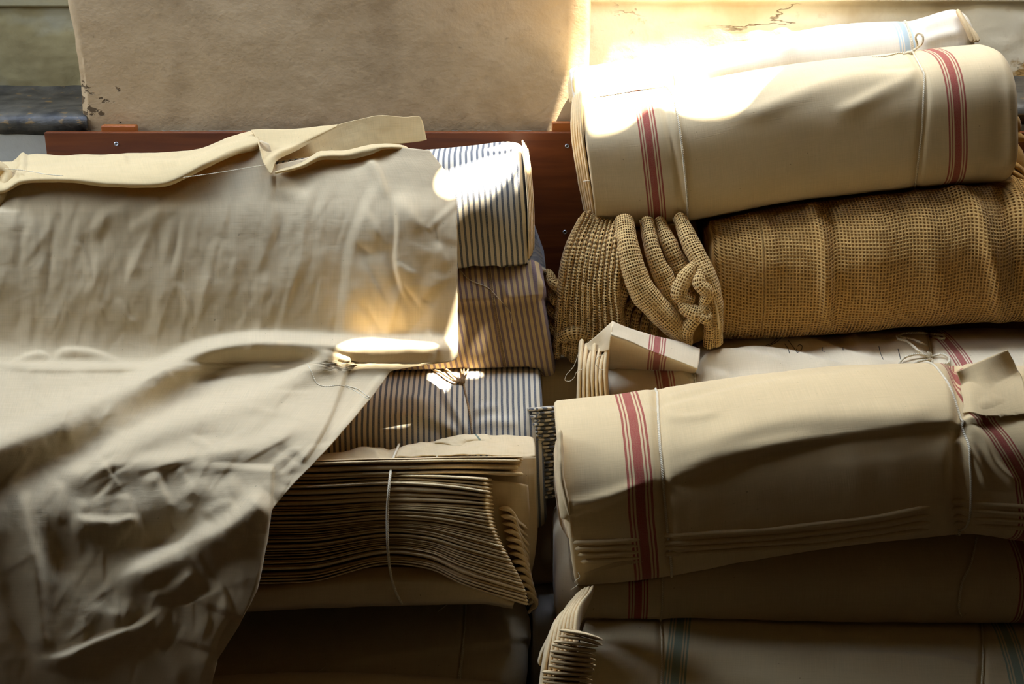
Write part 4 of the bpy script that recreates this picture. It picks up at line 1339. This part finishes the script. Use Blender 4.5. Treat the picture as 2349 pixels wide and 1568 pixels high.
for k in range(3):
    etube('fabric_layer', [(1020, 1060 + 6 * k, -0.556), (1120, 1054 + 6.5 * k, -0.556), (1200 - 3 * k, 1054 + 6.5 * k, -0.55)], 2.6, 0.02, M_EDGE, t4, n=40, sides=12, taper=0.02)
cord('twine', P(*(cr_path(np.array([(916, 1018, -0.42), (910, 1032, -0.475), (902, 1052, -0.55), (893, 1110, -0.612), (888, 1190, -0.625), (890, 1260, -0.634), (897, 1320, -0.622), (910, 1362, -0.612), (922, 1384, -0.598)]), 90).T)), 0.0021, M_TWINE, t4)
cord('twine', P(*(cr_path(np.array([(985, 1016, -0.41), (996, 1030, -0.46), (1003, 1048, -0.52)]), 30).T)), 0.0016, M_TWINE, t4)

# --- plain bundle below it
FL5 = [('step', [(480, 1548), (620, 1546), (730, 1544), (860, 1516), (1000, 1498), (1110, 1486), (1190, 1470)], 7, 0.006, 300, (0, 0)),
       ('ridge', [(1066, 1370), (1064, 1480), (1056, 1560)], (8, 8), -0.003, (0, 0))]
L5 = Roll('l5', [(-430, 1400, -0.42, 0.155, 0.066), (330, 1400, -0.42, 0.155, 0.066), (600, 1372, -0.42, 0.155, 0.068), (900, 1350, -0.42, 0.155, 0.07), (1130, 1345, -0.42, 0.155, 0.07), (1210, 1356, -0.42, 0.15, 0.066)], n=2.5, feats=FL5, ends=(0.01, 0.045), nu=240, nt=150, avoid=('l4', 'l6', 'r5', 'r4', 'r3'))
t = thing('fabric_bundle', 'shadowed plain bundle with vertical cord beneath the folded lengths', 'fabric bundle', (float(L5.X.mean()), -0.42, float(L5.zmin)))
L5.build('wrap', cloth('plain_cotton', srgb(204, 182, 142)), t)
cord('twine', L5.ring([(1070, 1360), (1066, 1440), (1058, 1500), (1054, 1580)], 0.001), 0.0018, M_TWINE, t, closed=True)
cord('string_tail', on_surface([(1062, 1486), (1058, 1520), (1052, 1556)], bvh('l5'), 0.003, 20), 0.0028, M_TWINE, t)
cord('loose_thread', on_surface([(1040, 1376), (1020, 1390), (1004, 1402)], bvh('l5'), 0.001, 16), 0.0008, M_TWINE, t)
cord('loose_thread', on_surface([(620, 1540), (680, 1546), (720, 1544), (745, 1530)], bvh('l5'), 0.001, 30), 0.0006, M_TWINE, t)

# --- pale cloth end between the piles at the bottom
L7 = Roll('l7', [(1216, 1338, -0.31, 0.11, 0.085), (1250, 1334, -0.31, 0.11, 0.085), (1286, 1330, -0.31, 0.11, 0.085)], n=2.6, ends=(0.01, 0.02), nu=80, nt=100, avoid=('l5', 'l4', 'r3', 'r4', 'r5', 'l6'))
t = thing('folded_cloth', 'pale grey-white cloth end low in the gap between the piles', 'cloth', (float(L7.X.mean()), -0.30, float(L7.zmin)))
L7.build('wrap', cloth('pale_cotton', srgb(212, 198, 178)), t)
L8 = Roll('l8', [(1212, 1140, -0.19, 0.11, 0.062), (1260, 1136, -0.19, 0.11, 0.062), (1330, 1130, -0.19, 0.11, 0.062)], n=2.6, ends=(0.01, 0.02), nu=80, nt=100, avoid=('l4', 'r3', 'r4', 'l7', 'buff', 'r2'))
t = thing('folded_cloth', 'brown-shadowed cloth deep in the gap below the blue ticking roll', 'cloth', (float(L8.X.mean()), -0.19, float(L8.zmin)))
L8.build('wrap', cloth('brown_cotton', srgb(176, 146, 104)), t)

# --- lower blue ticking roll
F3L = [('ridge', [(1062, 880), (1076, 940), (1082, 1010)], (10, 10), -0.006, (0, 0)),
       ('ridge', [(1010, 890), (1035, 930), (1060, 968), (1072, 1000)], (7, 10), 0.007, (0.1, 0.2)),
       ('ridge', [(985, 900), (1010, 950), (1050, 1000)], (10, 12), 0.004), ('ridge', [(880, 955), (960, 955), (1040, 985), (1066, 1010)], (8, 14), 0.006),
       ('ridge', [(930, 900), (980, 940), (1020, 970)], (12, 16), 0.004), ('ridge', [(1080, 945), (1110, 935), (1150, 930)], (8, 10), 0.005), ('ridge', [(1080, 980), (1120, 965), (1200, 970)], (8, 12), 0.004),
       ('ridge', [(860, 925), (930, 915), (1000, 925)], (10, 12), 0.003)]
L3 = Roll('l3', [(-430, 850, -0.26, 0.15, 0.14), (700, 838, -0.26, 0.15, 0.14), (900, 832, -0.26, 0.155, 0.145), (1100, 825, -0.26, 0.155, 0.145), (1200, 823, -0.26, 0.155, 0.145), (1246, 826, -0.26, 0.145, 0.14)], n=2.35, nu=320, nt=180, shear=0.04, feats=F3L, ends=(0.02, 0.012), wr=0.0015, avoid=('l4', 'l5', 'l7', 'l8', 'r3', 'r2', 'buff'))
t = thing('ticking_roll', 'blue and cream striped ticking roll with a brown string bow, above the folded lengths', 'fabric roll', (float(L3.X.mean()), -0.26, float(L3.zmin)))
M_TICK = cloth('blue_ticking', srgb(224, 208, 172), tick=(0.0094, 0.44, NAVY, 0.0), speck=0.2)
L3.build('wrap', M_TICK, t)
cord('twine', L3.ring([(1050, 820), (1063, 880), (1076, 940), (1086, 1020)], 0.0005), 0.0017, M_TWINE_BROWN, t, closed=True)
tr = bvh('l3')
cord('string_bow', on_surface([(1060, 872), (1046, 874), (1030, 866), (1008, 852), (990, 845), (988, 838), (1004, 838), (1026, 848), (1044, 864), (1058, 876)], tr, 0.002, 60, [0.004, 0.01, 0.014, 0.012, 0.010, 0.014, 0.012, 0.005]), 0.0018, M_TWINE_BROWN, t)
etube('string_knot', [(1054, 868) + (float(on_surface([(1060, 872)], tr, 0.006, 0)[0][1]),), (1066, 878) + (float(on_surface([(1060, 872)], tr, 0.006, 0)[0][1]),)], 7, 0.005, M_TWINE_BROWN, t, n=14, wav=0.0012, wsc=180, taper=0.3)
for e in ((1056, 842), (1064, 838), (1074, 846)):
    cord('string_tail', on_surface([(1060, 872), (0.5 * (1060 + e[0]) + 2, 0.5 * (872 + e[1])), e], tr, 0.003, 16, [0.004, 0.01, 0.008]), 0.0016, M_TWINE_BROWN, t)
for k in range(24):
    y = 938 + k * 8.8
    xa = 1222 + 22 * abs(math.sin(k * 1.7)) * 0.4 + max(0, (945 - y)) * 0.2
    xb = 1262 + 8 * math.sin(k * 0.13 * 2)
    etube('fabric_layer', [(xa - 6, y, -0.385 + 0.012 * (k / 23)), (xa + 20, y - 1, -0.375), (xb, y - 3, -0.34)], 4.6, 0.02, cloth('blue_ticking_edge', srgb(222, 204, 166), tick=(0.0112, 0.5, NAVY, 0.0049 * (k % 2) + 0.001 * math.sin(k)), speck=0.0) if k < 6 else bpy.data.materials['blue_ticking_edge.%03d' % (k % 5 + 1)], t, n=20, sides=12, wav=0.0012, wsc=60, seed=k, taper=0.05, avoid=('l8', 'l7', 'r3', 'l4'))

# --- mauve-brown ticking parcel
F2L = [('step', [(1030, 694), (1100, 693), (1155, 692), (1210, 686), (1262, 678)], 5, 0.005, 260, (0, 0)),
       ('ridge', [(1148, 590), (1156, 690), (1165, 830)], (8, 8), -0.003, (0, 0)),
       ('ridge', [(1212, 588), (1230, 640), (1246, 676)], (5, 7), 0.005), ('ridge', [(1155, 640), (1160, 665), (1172, 690)], (6, 9), 0.005), ('ridge', [(1070, 625), (1110, 628), (1150, 622)], (6, 9), 0.003), ('ridge', [(1080, 600), (1100, 650), (1130, 680)], (8, 8), 0.002)]
L2 = Roll('l2', [(-430, 585, -0.165, 0.115, 0.108), (800, 570, -0.165, 0.115, 0.112), (1100, 556, -0.165, 0.115, 0.114), (1254, 547, -0.165, 0.115, 0.116)], n=3.0, nu=280, nt=170, shear=0.16, feats=F2L, ends=(0.02, 0.014), wr=0.001, avoid=('board', 'l3', 'l8', 'buff', 'blanket', 'r2'))
t = thing('ticking_roll', 'mauve-brown and buff striped ticking parcel with overlapping flap, between the two blue rolls', 'fabric roll', (float(L2.X.mean()), -0.155, float(L2.zmin)))
L2.build('wrap', cloth('mauve_ticking', srgb(206, 176, 124), tick=(0.0098, 0.46, MAUVE, 0.002), speck=0.1), t)
cord('twine', L2.ring([(1148, 560), (1150, 620), (1158, 700), (1168, 840)], 0.0004), 0.0015, M_TWINE_BROWN, t, closed=True)
cord('twine', L2.ring([(1153, 560), (1155, 640), (1160, 730), (1172, 840)], 0.0004), 0.0009, M_TWINE_BROWN, t, closed=True)
tr = bvh('l2')
cord('loose_thread', on_surface([(1055, 618), (1075, 640), (1120, 660), (1140, 680), (1158, 700), (1172, 720), (1174, 740)], tr, 0.001, 40), 0.0006, M_TWINE, t)
etube('string_knot', [(1142, 593) + (float(on_surface([(1150, 600)], tr, 0.004, 0)[0][1]),), (1156, 596) + (float(on_surface([(1150, 600)], tr, 0.004, 0)[0][1]),)], 4, 0.004, M_TWINE_BROWN, t, n=14, wav=0.001, wsc=200, taper=0.3)

# --- top blue ticking roll
F1L = [('ridge', [(1000, 360), (1100, 350), (1190, 338)], (8, 10), 0.003), ('ridge', [(1170, 330), (1200, 345), (1216, 372)], (8, 8), 0.003)]
L1 = Roll('l1', [(-430, 385, -0.17, 0.10, 0.10), (700, 358, -0.17, 0.10, 0.105), (985, 343, -0.165, 0.10, 0.112), (1100, 333, -0.165, 0.10, 0.114), (1180, 325, -0.165, 0.10, 0.116), (1207, 334, -0.165, 0.097, 0.111)], n=2.8, nu=280, nt=160, shear=0.07, feats=F1L, ends=(0.02, 0.008), wr=0.0012, avoid=('board', 'l2'))
t = thing('ticking_roll', 'topmost blue and cream striped ticking roll, glaring in a sunlit patch', 'fabric roll', (float(L1.X.mean()), -0.165, float(L1.zmin)))
L1.build('wrap', cloth('blue_ticking_pale', srgb(228, 214, 182), tick=(0.0095, 0.42, NAVY, 0.003), speck=0.1), t)
for k in range(4):
    etube('fabric_layer', [(1200 + 3.5 * k, 336 + 4 * k, -0.19), (1207 + 3.5 * k, 400, -0.245 + 0.010 * k), (1213 + 3.5 * k, 500, -0.25 + 0.010 * k), (1213 + 3.5 * k, 585 - 6 * k, -0.235 + 0.010 * k)], 2.6, 0.02, M_EDGE, t, n=50, ns=4, wav=0.0006, wsc=40, seed=k, taper=0.006, avoid=('l2',))

# ------------------------------------------------------------------ the dust sheet over the left pile
EDGE_Y = [345, 400, 460, 600, 820, 830, 838, 850, 920, 1020, 1130, 1170, 1250, 1350, 1430, 1510, 1568, 1640]
EDGE_X = [985, 1028, 1047, 1049, 1051, 1035, 960, 898, 845, 760, 655, 622, 610, 590, 550, 500, 487, 470]


def blur(A, s, axis):
    r = int(3 * s) + 1
    k = np.exp(-0.5 * (np.arange(-r, r + 1) / s)**2)
    k /= k.sum()
    pad = [(0, 0)] * A.ndim
    pad[axis] = (r, r)
    B = np.pad(A, pad, mode='edge')
    return sum(k[i] * np.take(B, np.arange(i, i + A.shape[axis]), axis) for i in range(2 * r + 1))


def minfilt(A, r, axis):
    pad = [(0, 0)] * A.ndim
    pad[axis] = (r, r)
    B = np.pad(A, pad, mode='edge')
    return np.min([np.take(B, np.arange(i, i + A.shape[axis]), axis) for i in range(2 * r + 1)], axis=0)


def creases(n, x0, x1, y0, y1, ang, spread, l0, l1, h0, h1, seed):
    g = np.random.default_rng(seed)
    out = []
    for _ in range(n):
        x, y = g.uniform(x0, x1), g.uniform(y0, y1)
        a = math.radians(ang + g.normal() * spread)
        l = g.uniform(l0, l1)
        b = g.normal() * 0.06
        p = [(x + math.cos(a) * l * q - math.sin(a) * l * b * (q * q), y + math.sin(a) * l * q + math.cos(a) * l * b * (q * q)) for q in (-0.5, -0.17, 0.17, 0.5)]
        w = g.uniform(5, 12)
        out.append(('ridge', p, (w, w * g.uniform(1.2, 3.5)), g.uniform(h0, h1) * (1 if g.uniform() < 0.75 else -1), (0.4, 0.4)))
    return out


FD = [('step', [(866, 396), (843, 456), (806, 550), (787, 670), (774, 800)], 14, 0.006, 240, (0.15, 0.1)),
      ('ridge', [(838, 352), (866, 395), (890, 466)], (9, 14), 0.006, (0.2, 0.4)),
      ('step', [(903, 440), (910, 520), (906, 600), (932, 700)], 6, 0.007, 60, (0.2, 0.3)),
      ('ridge', [(908, 440), (940, 490), (978, 532)], (12, 18), 0.008), ('ridge', [(978, 530), (1010, 500), (1048, 468)], (8, 8), 0.005, (0.1, 0)),
      ('ridge', [(905, 600), (930, 618), (960, 632)], (7, 14), 0.005), ('ridge', [(800, 700), (840, 730), (870, 790)], (10, 16), 0.005),
      ('ridge', [(880, 620), (910, 690), (940, 780)], (12, 16), 0.005), ('ridge', [(985, 620), (990, 700), (1000, 780)], (14, 20), 0.004),
      ('ridge', [(187, 552), (262, 486), (328, 456), (404, 448)], (16, 26), 0.013), ('ridge', [(290, 538), (340, 500), (424, 454)], (12, 18), 0.010),
      ('ridge', [(300, 640), (340, 540), (352, 520)], (9, 14), 0.006), ('ridge', [(160, 552), (190, 570), (204, 620), (206, 650)], (6, 12), 0.005),
      ('ridge', [(500, 540), (486, 600), (462, 720)], (8, 14), 0.006), ('ridge', [(640, 500), (610, 570), (580, 640)], (8, 16), 0.005),
      ('ridge', [(700, 505), (690, 580), (640, 740)], (9, 16), 0.005), ('ridge', [(405, 640), (380, 700), (350, 790)], (8, 16), 0.006),
      ('ridge', [(400, 640), (430, 690), (440, 740)], (8, 12), 0.005), ('ridge', [(270, 680), (300, 735), (320, 740)], (7, 12), 0.005),
      ('ridge', [(60, 500), (45, 560), (40, 640)], (10, 14), -0.005), ('ridge', [(128, 500), (116, 580), (112, 700)], (9, 14), -0.005),
      ('ridge', [(220, 520), (226, 600), (222, 720)], (10, 14), 0.004),
      ('ridge', [(120, 838), (150, 806), (190, 806), (290, 838)], (7, 18), 0.008), ('ridge', [(20, 838), (90, 812), (120, 826)], (6, 14), 0.006), ('ridge', [(-40, 830), (30, 842), (120, 846), (400, 842)], (10, 8), 0.006),
      ('ridge', [(150, 920), (180, 900), (215, 905)], (6, 12), 0.005),
      ('ridge', [(600, 425), (660, 440), (720, 470)], (20, 20), 0.004),
      # the rolled fold across the middle
      ('ridge', [(-360, 1148), (-120, 1062), (0, 1008), (150, 944), (300, 888), (400, 838), (450, 814), (520, 796), (600, 788), (700, 791), (850, 799), (1000, 799), (1046, 810)], (17, 42), 0.055, (0, 0.03)),
      ('ridge', [(-360, 1264), (-120, 1180), (0, 1122), (150, 1050), (300, 985), (400, 915), (470, 868), (560, 836), (640, 824)], (36, 30), -0.020, (0, 0.2)),
      ('ridge', [(-360, 1176), (-120, 1090), (0, 1045), (150, 990), (300, 940), (380, 900)], (34, 46), 0.018, (0, 0.3)),
      ('ridge', [(179, 1082), (298, 1013), (426, 966), (533, 932), (639, 889), (724, 842), (775, 818)], (20, 36), 0.022, (0.15, 0.05)),
      ('ridge', [(128, 1096), (239, 1077), (320, 1064), (430, 1052), (560, 1030), (680, 985), (745, 925)], (20, 36), 0.014, (0.1, 0.2)),
      ('step', [(690, 1070), (738, 998), (772, 925), (796, 850), (806, 816)], 6, 0.010, 60, (0.1, 0.05)),
      ('ridge', [(760, 1010), (810, 950), (850, 895), (890, 852)], (7, 10), 0.006),
      ('ridge', [(560, 930), (610, 945), (640, 960)], (8, 14), 0.004), ('ridge', [(430, 1000), (470, 1020), (500, 1040)], (8, 14), 0.004),
      ('ridge', [(43, 1105), (55, 1190), (85, 1318), (100, 1500)], (12, 14), 0.012, (0.1, 0.1)), ('ridge', [(-10, 1200), (20, 1330), (60, 1480), (90, 1560)], (20, 20), -0.014),
      ('ridge', [(80, 1275), (250, 1280), (400, 1245), (470, 1205)], (60, 50), -0.020, (0.15, 0.2)),
      ('ridge', [(250, 1345), (340, 1300), (430, 1258), (540, 1200), (616, 1128)], (26, 46), 0.026, (0.2, 0.1)),
      ('ridge', [(470, 1190), (500, 1165), (545, 1150)], (9, 20), 0.008), ('ridge', [(450, 1090), (480, 1130), (520, 1120), (560, 1100)], (12, 22), 0.008),
      ('ridge', [(140, 1100), (138, 1160), (130, 1210)], (9, 12), 0.007), ('ridge', [(195, 1140), (185, 1190), (200, 1230)], (9, 12), 0.007), ('ridge', [(245, 1100), (235, 1170), (225, 1215)], (9, 14), 0.007),
      ('ridge', [(290, 1130), (292, 1180), (300, 1200)], (8, 12), 0.006), ('ridge', [(340, 1080), (370, 1130), (400, 1180)], (9, 16), 0.007), ('ridge', [(400, 1070), (430, 1110), (450, 1150)], (9, 16), 0.006), ('ridge', [(160, 1190), (240, 1200), (330, 1190)], (12, 30), 0.010),
      ('ridge', [(72, 1516), (140, 1508), (221, 1472), (343, 1424), (390, 1385)], (9, 24), 0.012), ('ridge', [(205, 1370), (215, 1400), (260, 1412), (330, 1380)], (16, 22), 0.008), ('ridge', [(330, 1380), (400, 1350), (460, 1300)], (18, 26), 0.010),
      ('step', [(485, 1500), (500, 1455), (526, 1405), (516, 1350), (500, 1325)], 8, 0.006, 90, (0.1, 0.2)),
      ('step', [(555, 1430), (588, 1350), (610, 1250), (621, 1170), (627, 1064)], 5, 0.011, 110, (0.05, 0.05)),
      ('ridge', [(640, 1060), (660, 1085), (650, 1130)], (10, 14), -0.006),
      ('ridge', [(380, 1560), (450, 1530), (490, 1500)], (20, 30), 0.008)]
FD = [(f[0], f[1], f[2], f[3] * 0.4) + tuple(f[4:]) if f[0] == 'ridge' and 470 < np.mean([q[1] for q in f[1]]) < 780 and len(f[1]) < 5 else f for f in FD]
FD += creases(230, 0, 790, 450, 790, 102, 10, 70, 220, 0.0003, 0.0013, 3)
FD = [(f[0], f[1], (f[2][0] * 1.5, f[2][1] * 1.5), f[3] * 0.6) + tuple(f[4:]) if f[0] == 'ridge' and np.mean([q[1] for q in f[1]]) > 1070 and len(f[1]) < 5 and np.ptp([q[0] for q in f[1]]) < 130 else f for f in FD]
FD += creases(26, 820, 1040, 440, 790, 80, 30, 60, 150, 0.001, 0.003, 4)
FD += creases(50, 0, 400, 830, 1000, 30, 60, 40, 120, 0.0008, 0.0025, 5)
FD += creases(60, 150, 720, 880, 1130, 150, 18, 60, 200, 0.001, 0.003, 6)
FD += creases(60, 0, 580, 1080, 1540, 100, 30, 60, 170, 0.0008, 0.003, 8)

NR, NC = 430, 400
r = np.linspace(0, 1, NR)[:, None]
c = np.linspace(0, 1, NC)[None, :]
yn = 345 + (1640 - 345) * r
xr = np.interp(yn, EDGE_Y, EDGE_X)
xr = xr + 2.2 * fbm(yn / 40, yn * 0, 0.5, 2)
PX = -340 + (xr + 340) * c
ytop = np.interp(PX, [-90, 0, 60, 200, 400, 450, 520, 600, 618, 632, 700, 740, 800, 860, 985], [440, 440, 412, 412, 400, 380, 342, 322, 330, 378, 364, 350, 346, 332, 345])
PY = yn + (ytop - 345) * np.clip(1 - r / 0.11, 0, 1)
tree = BVHTree.FromPolygons(*(lambda q: ([tuple(v) for a, _ in q for v in a], [[i + o for i in f] for (a, fs), o in zip(q, np.cumsum([0] + [len(a) for a, _ in q])[:-1]) for f in fs]))(
    [e for nm in ('l1', 'l2', 'l3', 'l4', 'l4f', 'l5', 'l6') for e in SOLID[nm]]))
DIR = ray(PX, PY)
LEN = np.linalg.norm(DIR, axis=2)
base = np.array([[-0.12, 320], [-0.17, 345], [-0.275, 425], [-0.325, 520], [-0.34, 600], [-0.365, 790], [-0.38, 830], [-0.48, 930], [-0.575, 1000], [-0.635, 1060], [-0.685, 1150], [-0.715, 1250], [-0.73, 1350], [-0.75, 1450], [-0.775, 1640]])
tb = (np.interp(PY, base[:, 1], base[:, 0]) - CAMP[1]) / DIR[..., 1] * LEN
HIT = np.full(PX.shape, np.inf)
cv = Vector(CAMP)
for i in range(NR):
    for j in range(NC):
        h = tree.ray_cast(cv, Vector(DIR[i, j]))
        if h[0] is not None:
            HIT[i, j] = h[3]
T = np.minimum(HIT, tb + 0.03)
T = minfilt(minfilt(T, 9, 0), 4, 1)
T = np.minimum(T, tb + 0.03)
T = blur(blur(T, 9, 0), 6, 1) - 0.006
D = feat_sum(PX, PY, FD)
D += 0.0022 * fbm(PX / 60, PY / 90, 0.3, 3) + 0.003 * fbm(PX / 180, PY / 180, 4.3, 2)
T = np.minimum(T - D, HIT - 0.004)
Vd = CAMP + DIR * (T / LEN)[..., None]
sheet = thing('dust_sheet', 'crumpled cream cotton dust sheet draped over the whole left pile', 'cloth', (float(Vd[..., 0].mean()), -0.4, 0.2))
o = grid_obj('draped_cloth', Vd, M_SHEET, sheet, solid='sheet')
m = o.modifiers.new('thickness', 'SOLIDIFY')
m.thickness = 0.0014
m.offset = 1.0 if (grid_normals(Vd, False) * (Vd - CAMP)).sum(2).mean() < 0 else -1.0
# turned-back flap along the top
patch('turned_back_flap', [[(-320, 392, -0.12), (18, 376, -0.12), (50, 357, -0.12), (120, 356, -0.12), (200, 355, -0.12), (340, 351, -0.12), (450, 344, -0.12), (520, 318, -0.13), (580, 299, -0.14)],
                           [(-320, 404, -0.16), (14, 394, -0.16), (54, 372, -0.17), (130, 366, -0.17), (220, 367, -0.17), (350, 364, -0.17), (450, 350, -0.17), (525, 322, -0.17), (583, 303, -0.165)],
                           [(-320, 420, -0.24), (12, 408, -0.24), (56, 392, -0.25), (140, 384, -0.25), (220, 384, -0.255), (340, 380, -0.26), (440, 362, -0.25), (528, 330, -0.22), (590, 312, -0.19)],
                           [(-320, 440, -0.285), (8, 432, -0.285), (50, 412, -0.29), (150, 408, -0.30), (255, 418, -0.305), (365, 418, -0.305), (475, 370, -0.285), (540, 342, -0.25), (598, 326, -0.215)],
                           [(-320, 450, -0.286), (4, 442, -0.285), (52, 420, -0.288), (150, 416, -0.298), (258, 427, -0.300), (370, 426, -0.300), (485, 377, -0.282), (548, 350, -0.248), (604, 336, -0.21)],
                           [(-320, 446, -0.26), (6, 440, -0.26), (55, 420, -0.265), (150, 418, -0.27), (260, 428, -0.275), (370, 428, -0.28), (484, 380, -0.268), (548, 353, -0.238), (602, 340, -0.205)]],
      M_FLAP, sheet, nr=90, nc=200, wav=0.0022, wsc=18, feats=[('ridge', [(55, 358), (54, 385), (44, 410)], (5, 9), 0.006, (0, 0.2)), ('ridge', [(60, 362), (200, 370), (420, 371)], (6, 8), 0.006, (0.1, 0.2)), ('ridge', [(240, 356), (250, 368), (300, 376)], (8, 10), 0.004)], avoid=('l1', 'board'))
patch('turned_back_flap', [[(576, 298, -0.180), (610, 296, -0.172), (650, 297, -0.167), (710, 293, -0.162), (776, 286, -0.157)],
                           [(588, 318, -0.202), (606, 335, -0.212), (650, 333, -0.207), (700, 320, -0.192), (774, 288, -0.159)],
                           [(596, 338, -0.243), (606, 368, -0.267), (636, 352, -0.250), (690, 332, -0.202), (773, 289, -0.160)],
                           [(606, 372, -0.267), (622, 398, -0.287), (632, 372, -0.263), (686, 342, -0.207), (772, 290, -0.160)]], M_FLAP, sheet, nr=50, nc=80, wav=0.0012, wsc=20)
patch('turned_back_flap', [[(626, 372, -0.190), (690, 330, -0.165), (772, 287, -0.128), (830, 272, -0.122), (872, 264, -0.118), (930, 268, -0.11), (962, 267, -0.105), (970, 282, -0.105)],
                           [(628, 384, -0.192), (700, 352, -0.166), (780, 316, -0.132), (835, 300, -0.126), (875, 296, -0.122), (930, 296, -0.114), (968, 292, -0.108), (974, 300, -0.108)],
                           [(632, 396, -0.196), (706, 372, -0.170), (785, 350, -0.140), (838, 338, -0.132), (878, 332, -0.126), (930, 328, -0.118), (974, 322, -0.112), (979, 320, -0.112)]], M_FLAP, sheet, nr=40, nc=110, wav=0.0018, wsc=18, avoid=('l1', 'board'))
patch('hem_roll', [[(630, 394, -0.257), (690, 374, -0.240), (735, 348, -0.225), (790, 345, -0.215), (840, 334, -0.210), (872, 330, -0.207), (925, 334, -0.200), (944, 346, -0.200)],
                   [(630, 396, -0.275), (692, 380, -0.261), (738, 357, -0.250), (792, 354, -0.243), (842, 342, -0.239), (880, 336, -0.235), (930, 338, -0.223), (950, 350, -0.219)],
                   [(632, 398, -0.271), (694, 385, -0.257), (740, 366, -0.249), (794, 366, -0.243), (846, 356, -0.241), (884, 342, -0.235), (934, 344, -0.225), (956, 356, -0.225)]], M_FLAP, sheet, nr=20, nc=110, wav=0.0012, wsc=50, avoid=('l1',))
etube('tied_corner', [(-30, 372, -0.22), (2, 386, -0.235), (16, 402, -0.24), (8, 440, -0.26), (-20, 480, -0.28)], [12, 14, 12, 13, 18], 0.02, M_FLAP, sheet, n=50, wav=0.004, wsc=50, taper=0.05, avoid=('l1',))
cord('loose_thread', P(*(cr_path(np.array([(10, 387, -0.27), (40, 389, -0.275), (70, 393, -0.28), (110, 400, -0.31), (145, 403, -0.318)]), 40).T)), 0.0006, M_TWINE, sheet)
cord('loose_thread', P(*(cr_path(np.array([(420, 407, -0.31), (500, 396, -0.31), (590, 381, -0.29), (610, 378, -0.28)]), 40).T)), 0.0006, M_TWINE, sheet)
trs = bvh('sheet', 'l3')
cord('loose_thread', on_surface([(706, 836), (716, 856), (726, 878), (744, 886), (780, 884), (812, 895), (836, 910), (844, 914), (846, 908)], trs, 0.002, 60), 0.0009, M_TWINE, sheet)
cord('loose_thread', on_surface([(792, 884), (820, 892), (848, 912)], trs, 0.003, 30), 0.0009, M_TWINE, sheet)

# ------------------------------------------------------------------ unseen slab added as a gobo, holes cut to shape the sun patches
ZC = 2.65
full = bvh()
SUN_PATCH = [
    [(1296, 190), (1335, 143), (1450, 128), (1600, 104), (1700, 86), (1800, 64), (1900, 46), (1975, 56), (1900, 78), (1800, 108), (1700, 138), (1600, 160), (1500, 182), (1400, 200), (1330, 222)],
    [(1318, 226), (1420, 206), (1550, 194), (1680, 170), (1802, 150), (1760, 185), (1738, 208), (1706, 250), (1650, 262), (1600, 266), (1560, 258), (1510, 236), (1484, 246), (1440, 288), (1390, 302), (1345, 302)],
    [(998, 402), (1040, 388), (1080, 378), (1110, 362), (1208, 352), (1205, 366), (1180, 392), (1160, 412), (1130, 446), (1100, 454), (1062, 452), (1040, 462), (1010, 448), (994, 424)],
    [(1105, 343), (1150, 334), (1186, 327), (1212, 338), (1180, 342), (1120, 347)],
    [(1196, 392), (1212, 386), (1211, 410), (1198, 448), (1174, 446), (1178, 424)],
    [(770, 812), (800, 780), (850, 778), (940, 784), (1000, 788), (1004, 808), (960, 822), (900, 832), (800, 834), (760, 830)],
    [(985, 838), (1040, 826), (1086, 824), (1100, 852), (1116, 866), (1090, 866), (1060, 866), (1040, 852)],
    [(1284, 600), (1300, 566), (1324, 536), (1342, 515), (1352, 520), (1340, 555), (1316, 580), (1300, 604)],
    [(1322, -90), (1352, -90), (1353, 200), (1314, 200)],
    [(1276, 287), (1302, 287), (1298, 296), (1278, 296)],
    [(628, 788), (650, 786), (662, 796), (640, 800)],
]
rect = [(-4.2, -4.4), (4.2, -4.4), (4.2, 1.2), (-4.2, 1.2)]
pts = [Vector(p) for p in rect]
edges = [(0, 1), (1, 2), (2, 3), (3, 0)]
holes = []
for poly in SUN_PATCH:
    dense = []
    for a, b in zip(poly, poly[1:] + poly[:1]):
        n = max(1, int(math.hypot(b[0] - a[0], b[1] - a[1]) / 14))
        dense += [(a[0] + (b[0] - a[0]) * q / n, a[1] + (b[1] - a[1]) * q / n) for q in range(n)]
    ring = []
    cx, cy = np.mean([p[0] for p in poly]), np.mean([p[1] for p in poly])
    last = None
    for x, y in dense:
        h = full.ray_cast(cv, Vector(ray(x, y)))
        d = h[3] if h[0] is not None else last
        if d is None:
            continue
        last = d
        p = CAMP + ray(x, y) / np.linalg.norm(ray(x, y)) * d
        s = (ZC - p[2]) / -SUN_DIR[2]
        ring.append((p - SUN_DIR * s)[:2])
    ring = np.array(ring)
    for _ in range(2):
        ring = 0.5 * ring + 0.25 * (np.roll(ring, 1, 0) + np.roll(ring, -1, 0))
    holes.append(ring)
    k0 = len(pts)
    pts += [Vector(p) for p in ring]
    edges += [(k0 + q, k0 + (q + 1) % len(ring)) for q in range(len(ring))]
vo, eo, fo, *_ = delaunay_2d_cdt(pts, edges, [], 0, 1e-6)


def inside(p, ring):
    x, y = p
    c = False
    for (x0, y0), (x1, y1) in zip(ring, np.roll(ring, -1, 0)):
        if (y0 > y) != (y1 > y) and x < (x1 - x0) * (y - y0) / (y1 - y0) + x0:
            c = not c
    return c


keep = []
for f in fo:
    cc = np.mean([np.array(vo[i]) for i in f], axis=0)
    if abs(cc[0]) < 4.2 and -4.4 < cc[1] < 1.2 and not any(inside(cc, h) for h in holes):
        keep.append(list(f))
me = bpy.data.meshes.new('sun_gobo')
me.from_pydata([(v[0], v[1], ZC) for v in vo], [], keep)
me.materials.append(M_GOBO)
ce = bpy.data.objects.new('sun_gobo', me)
COL.objects.link(ce)
ce['kind'] = 'structure'
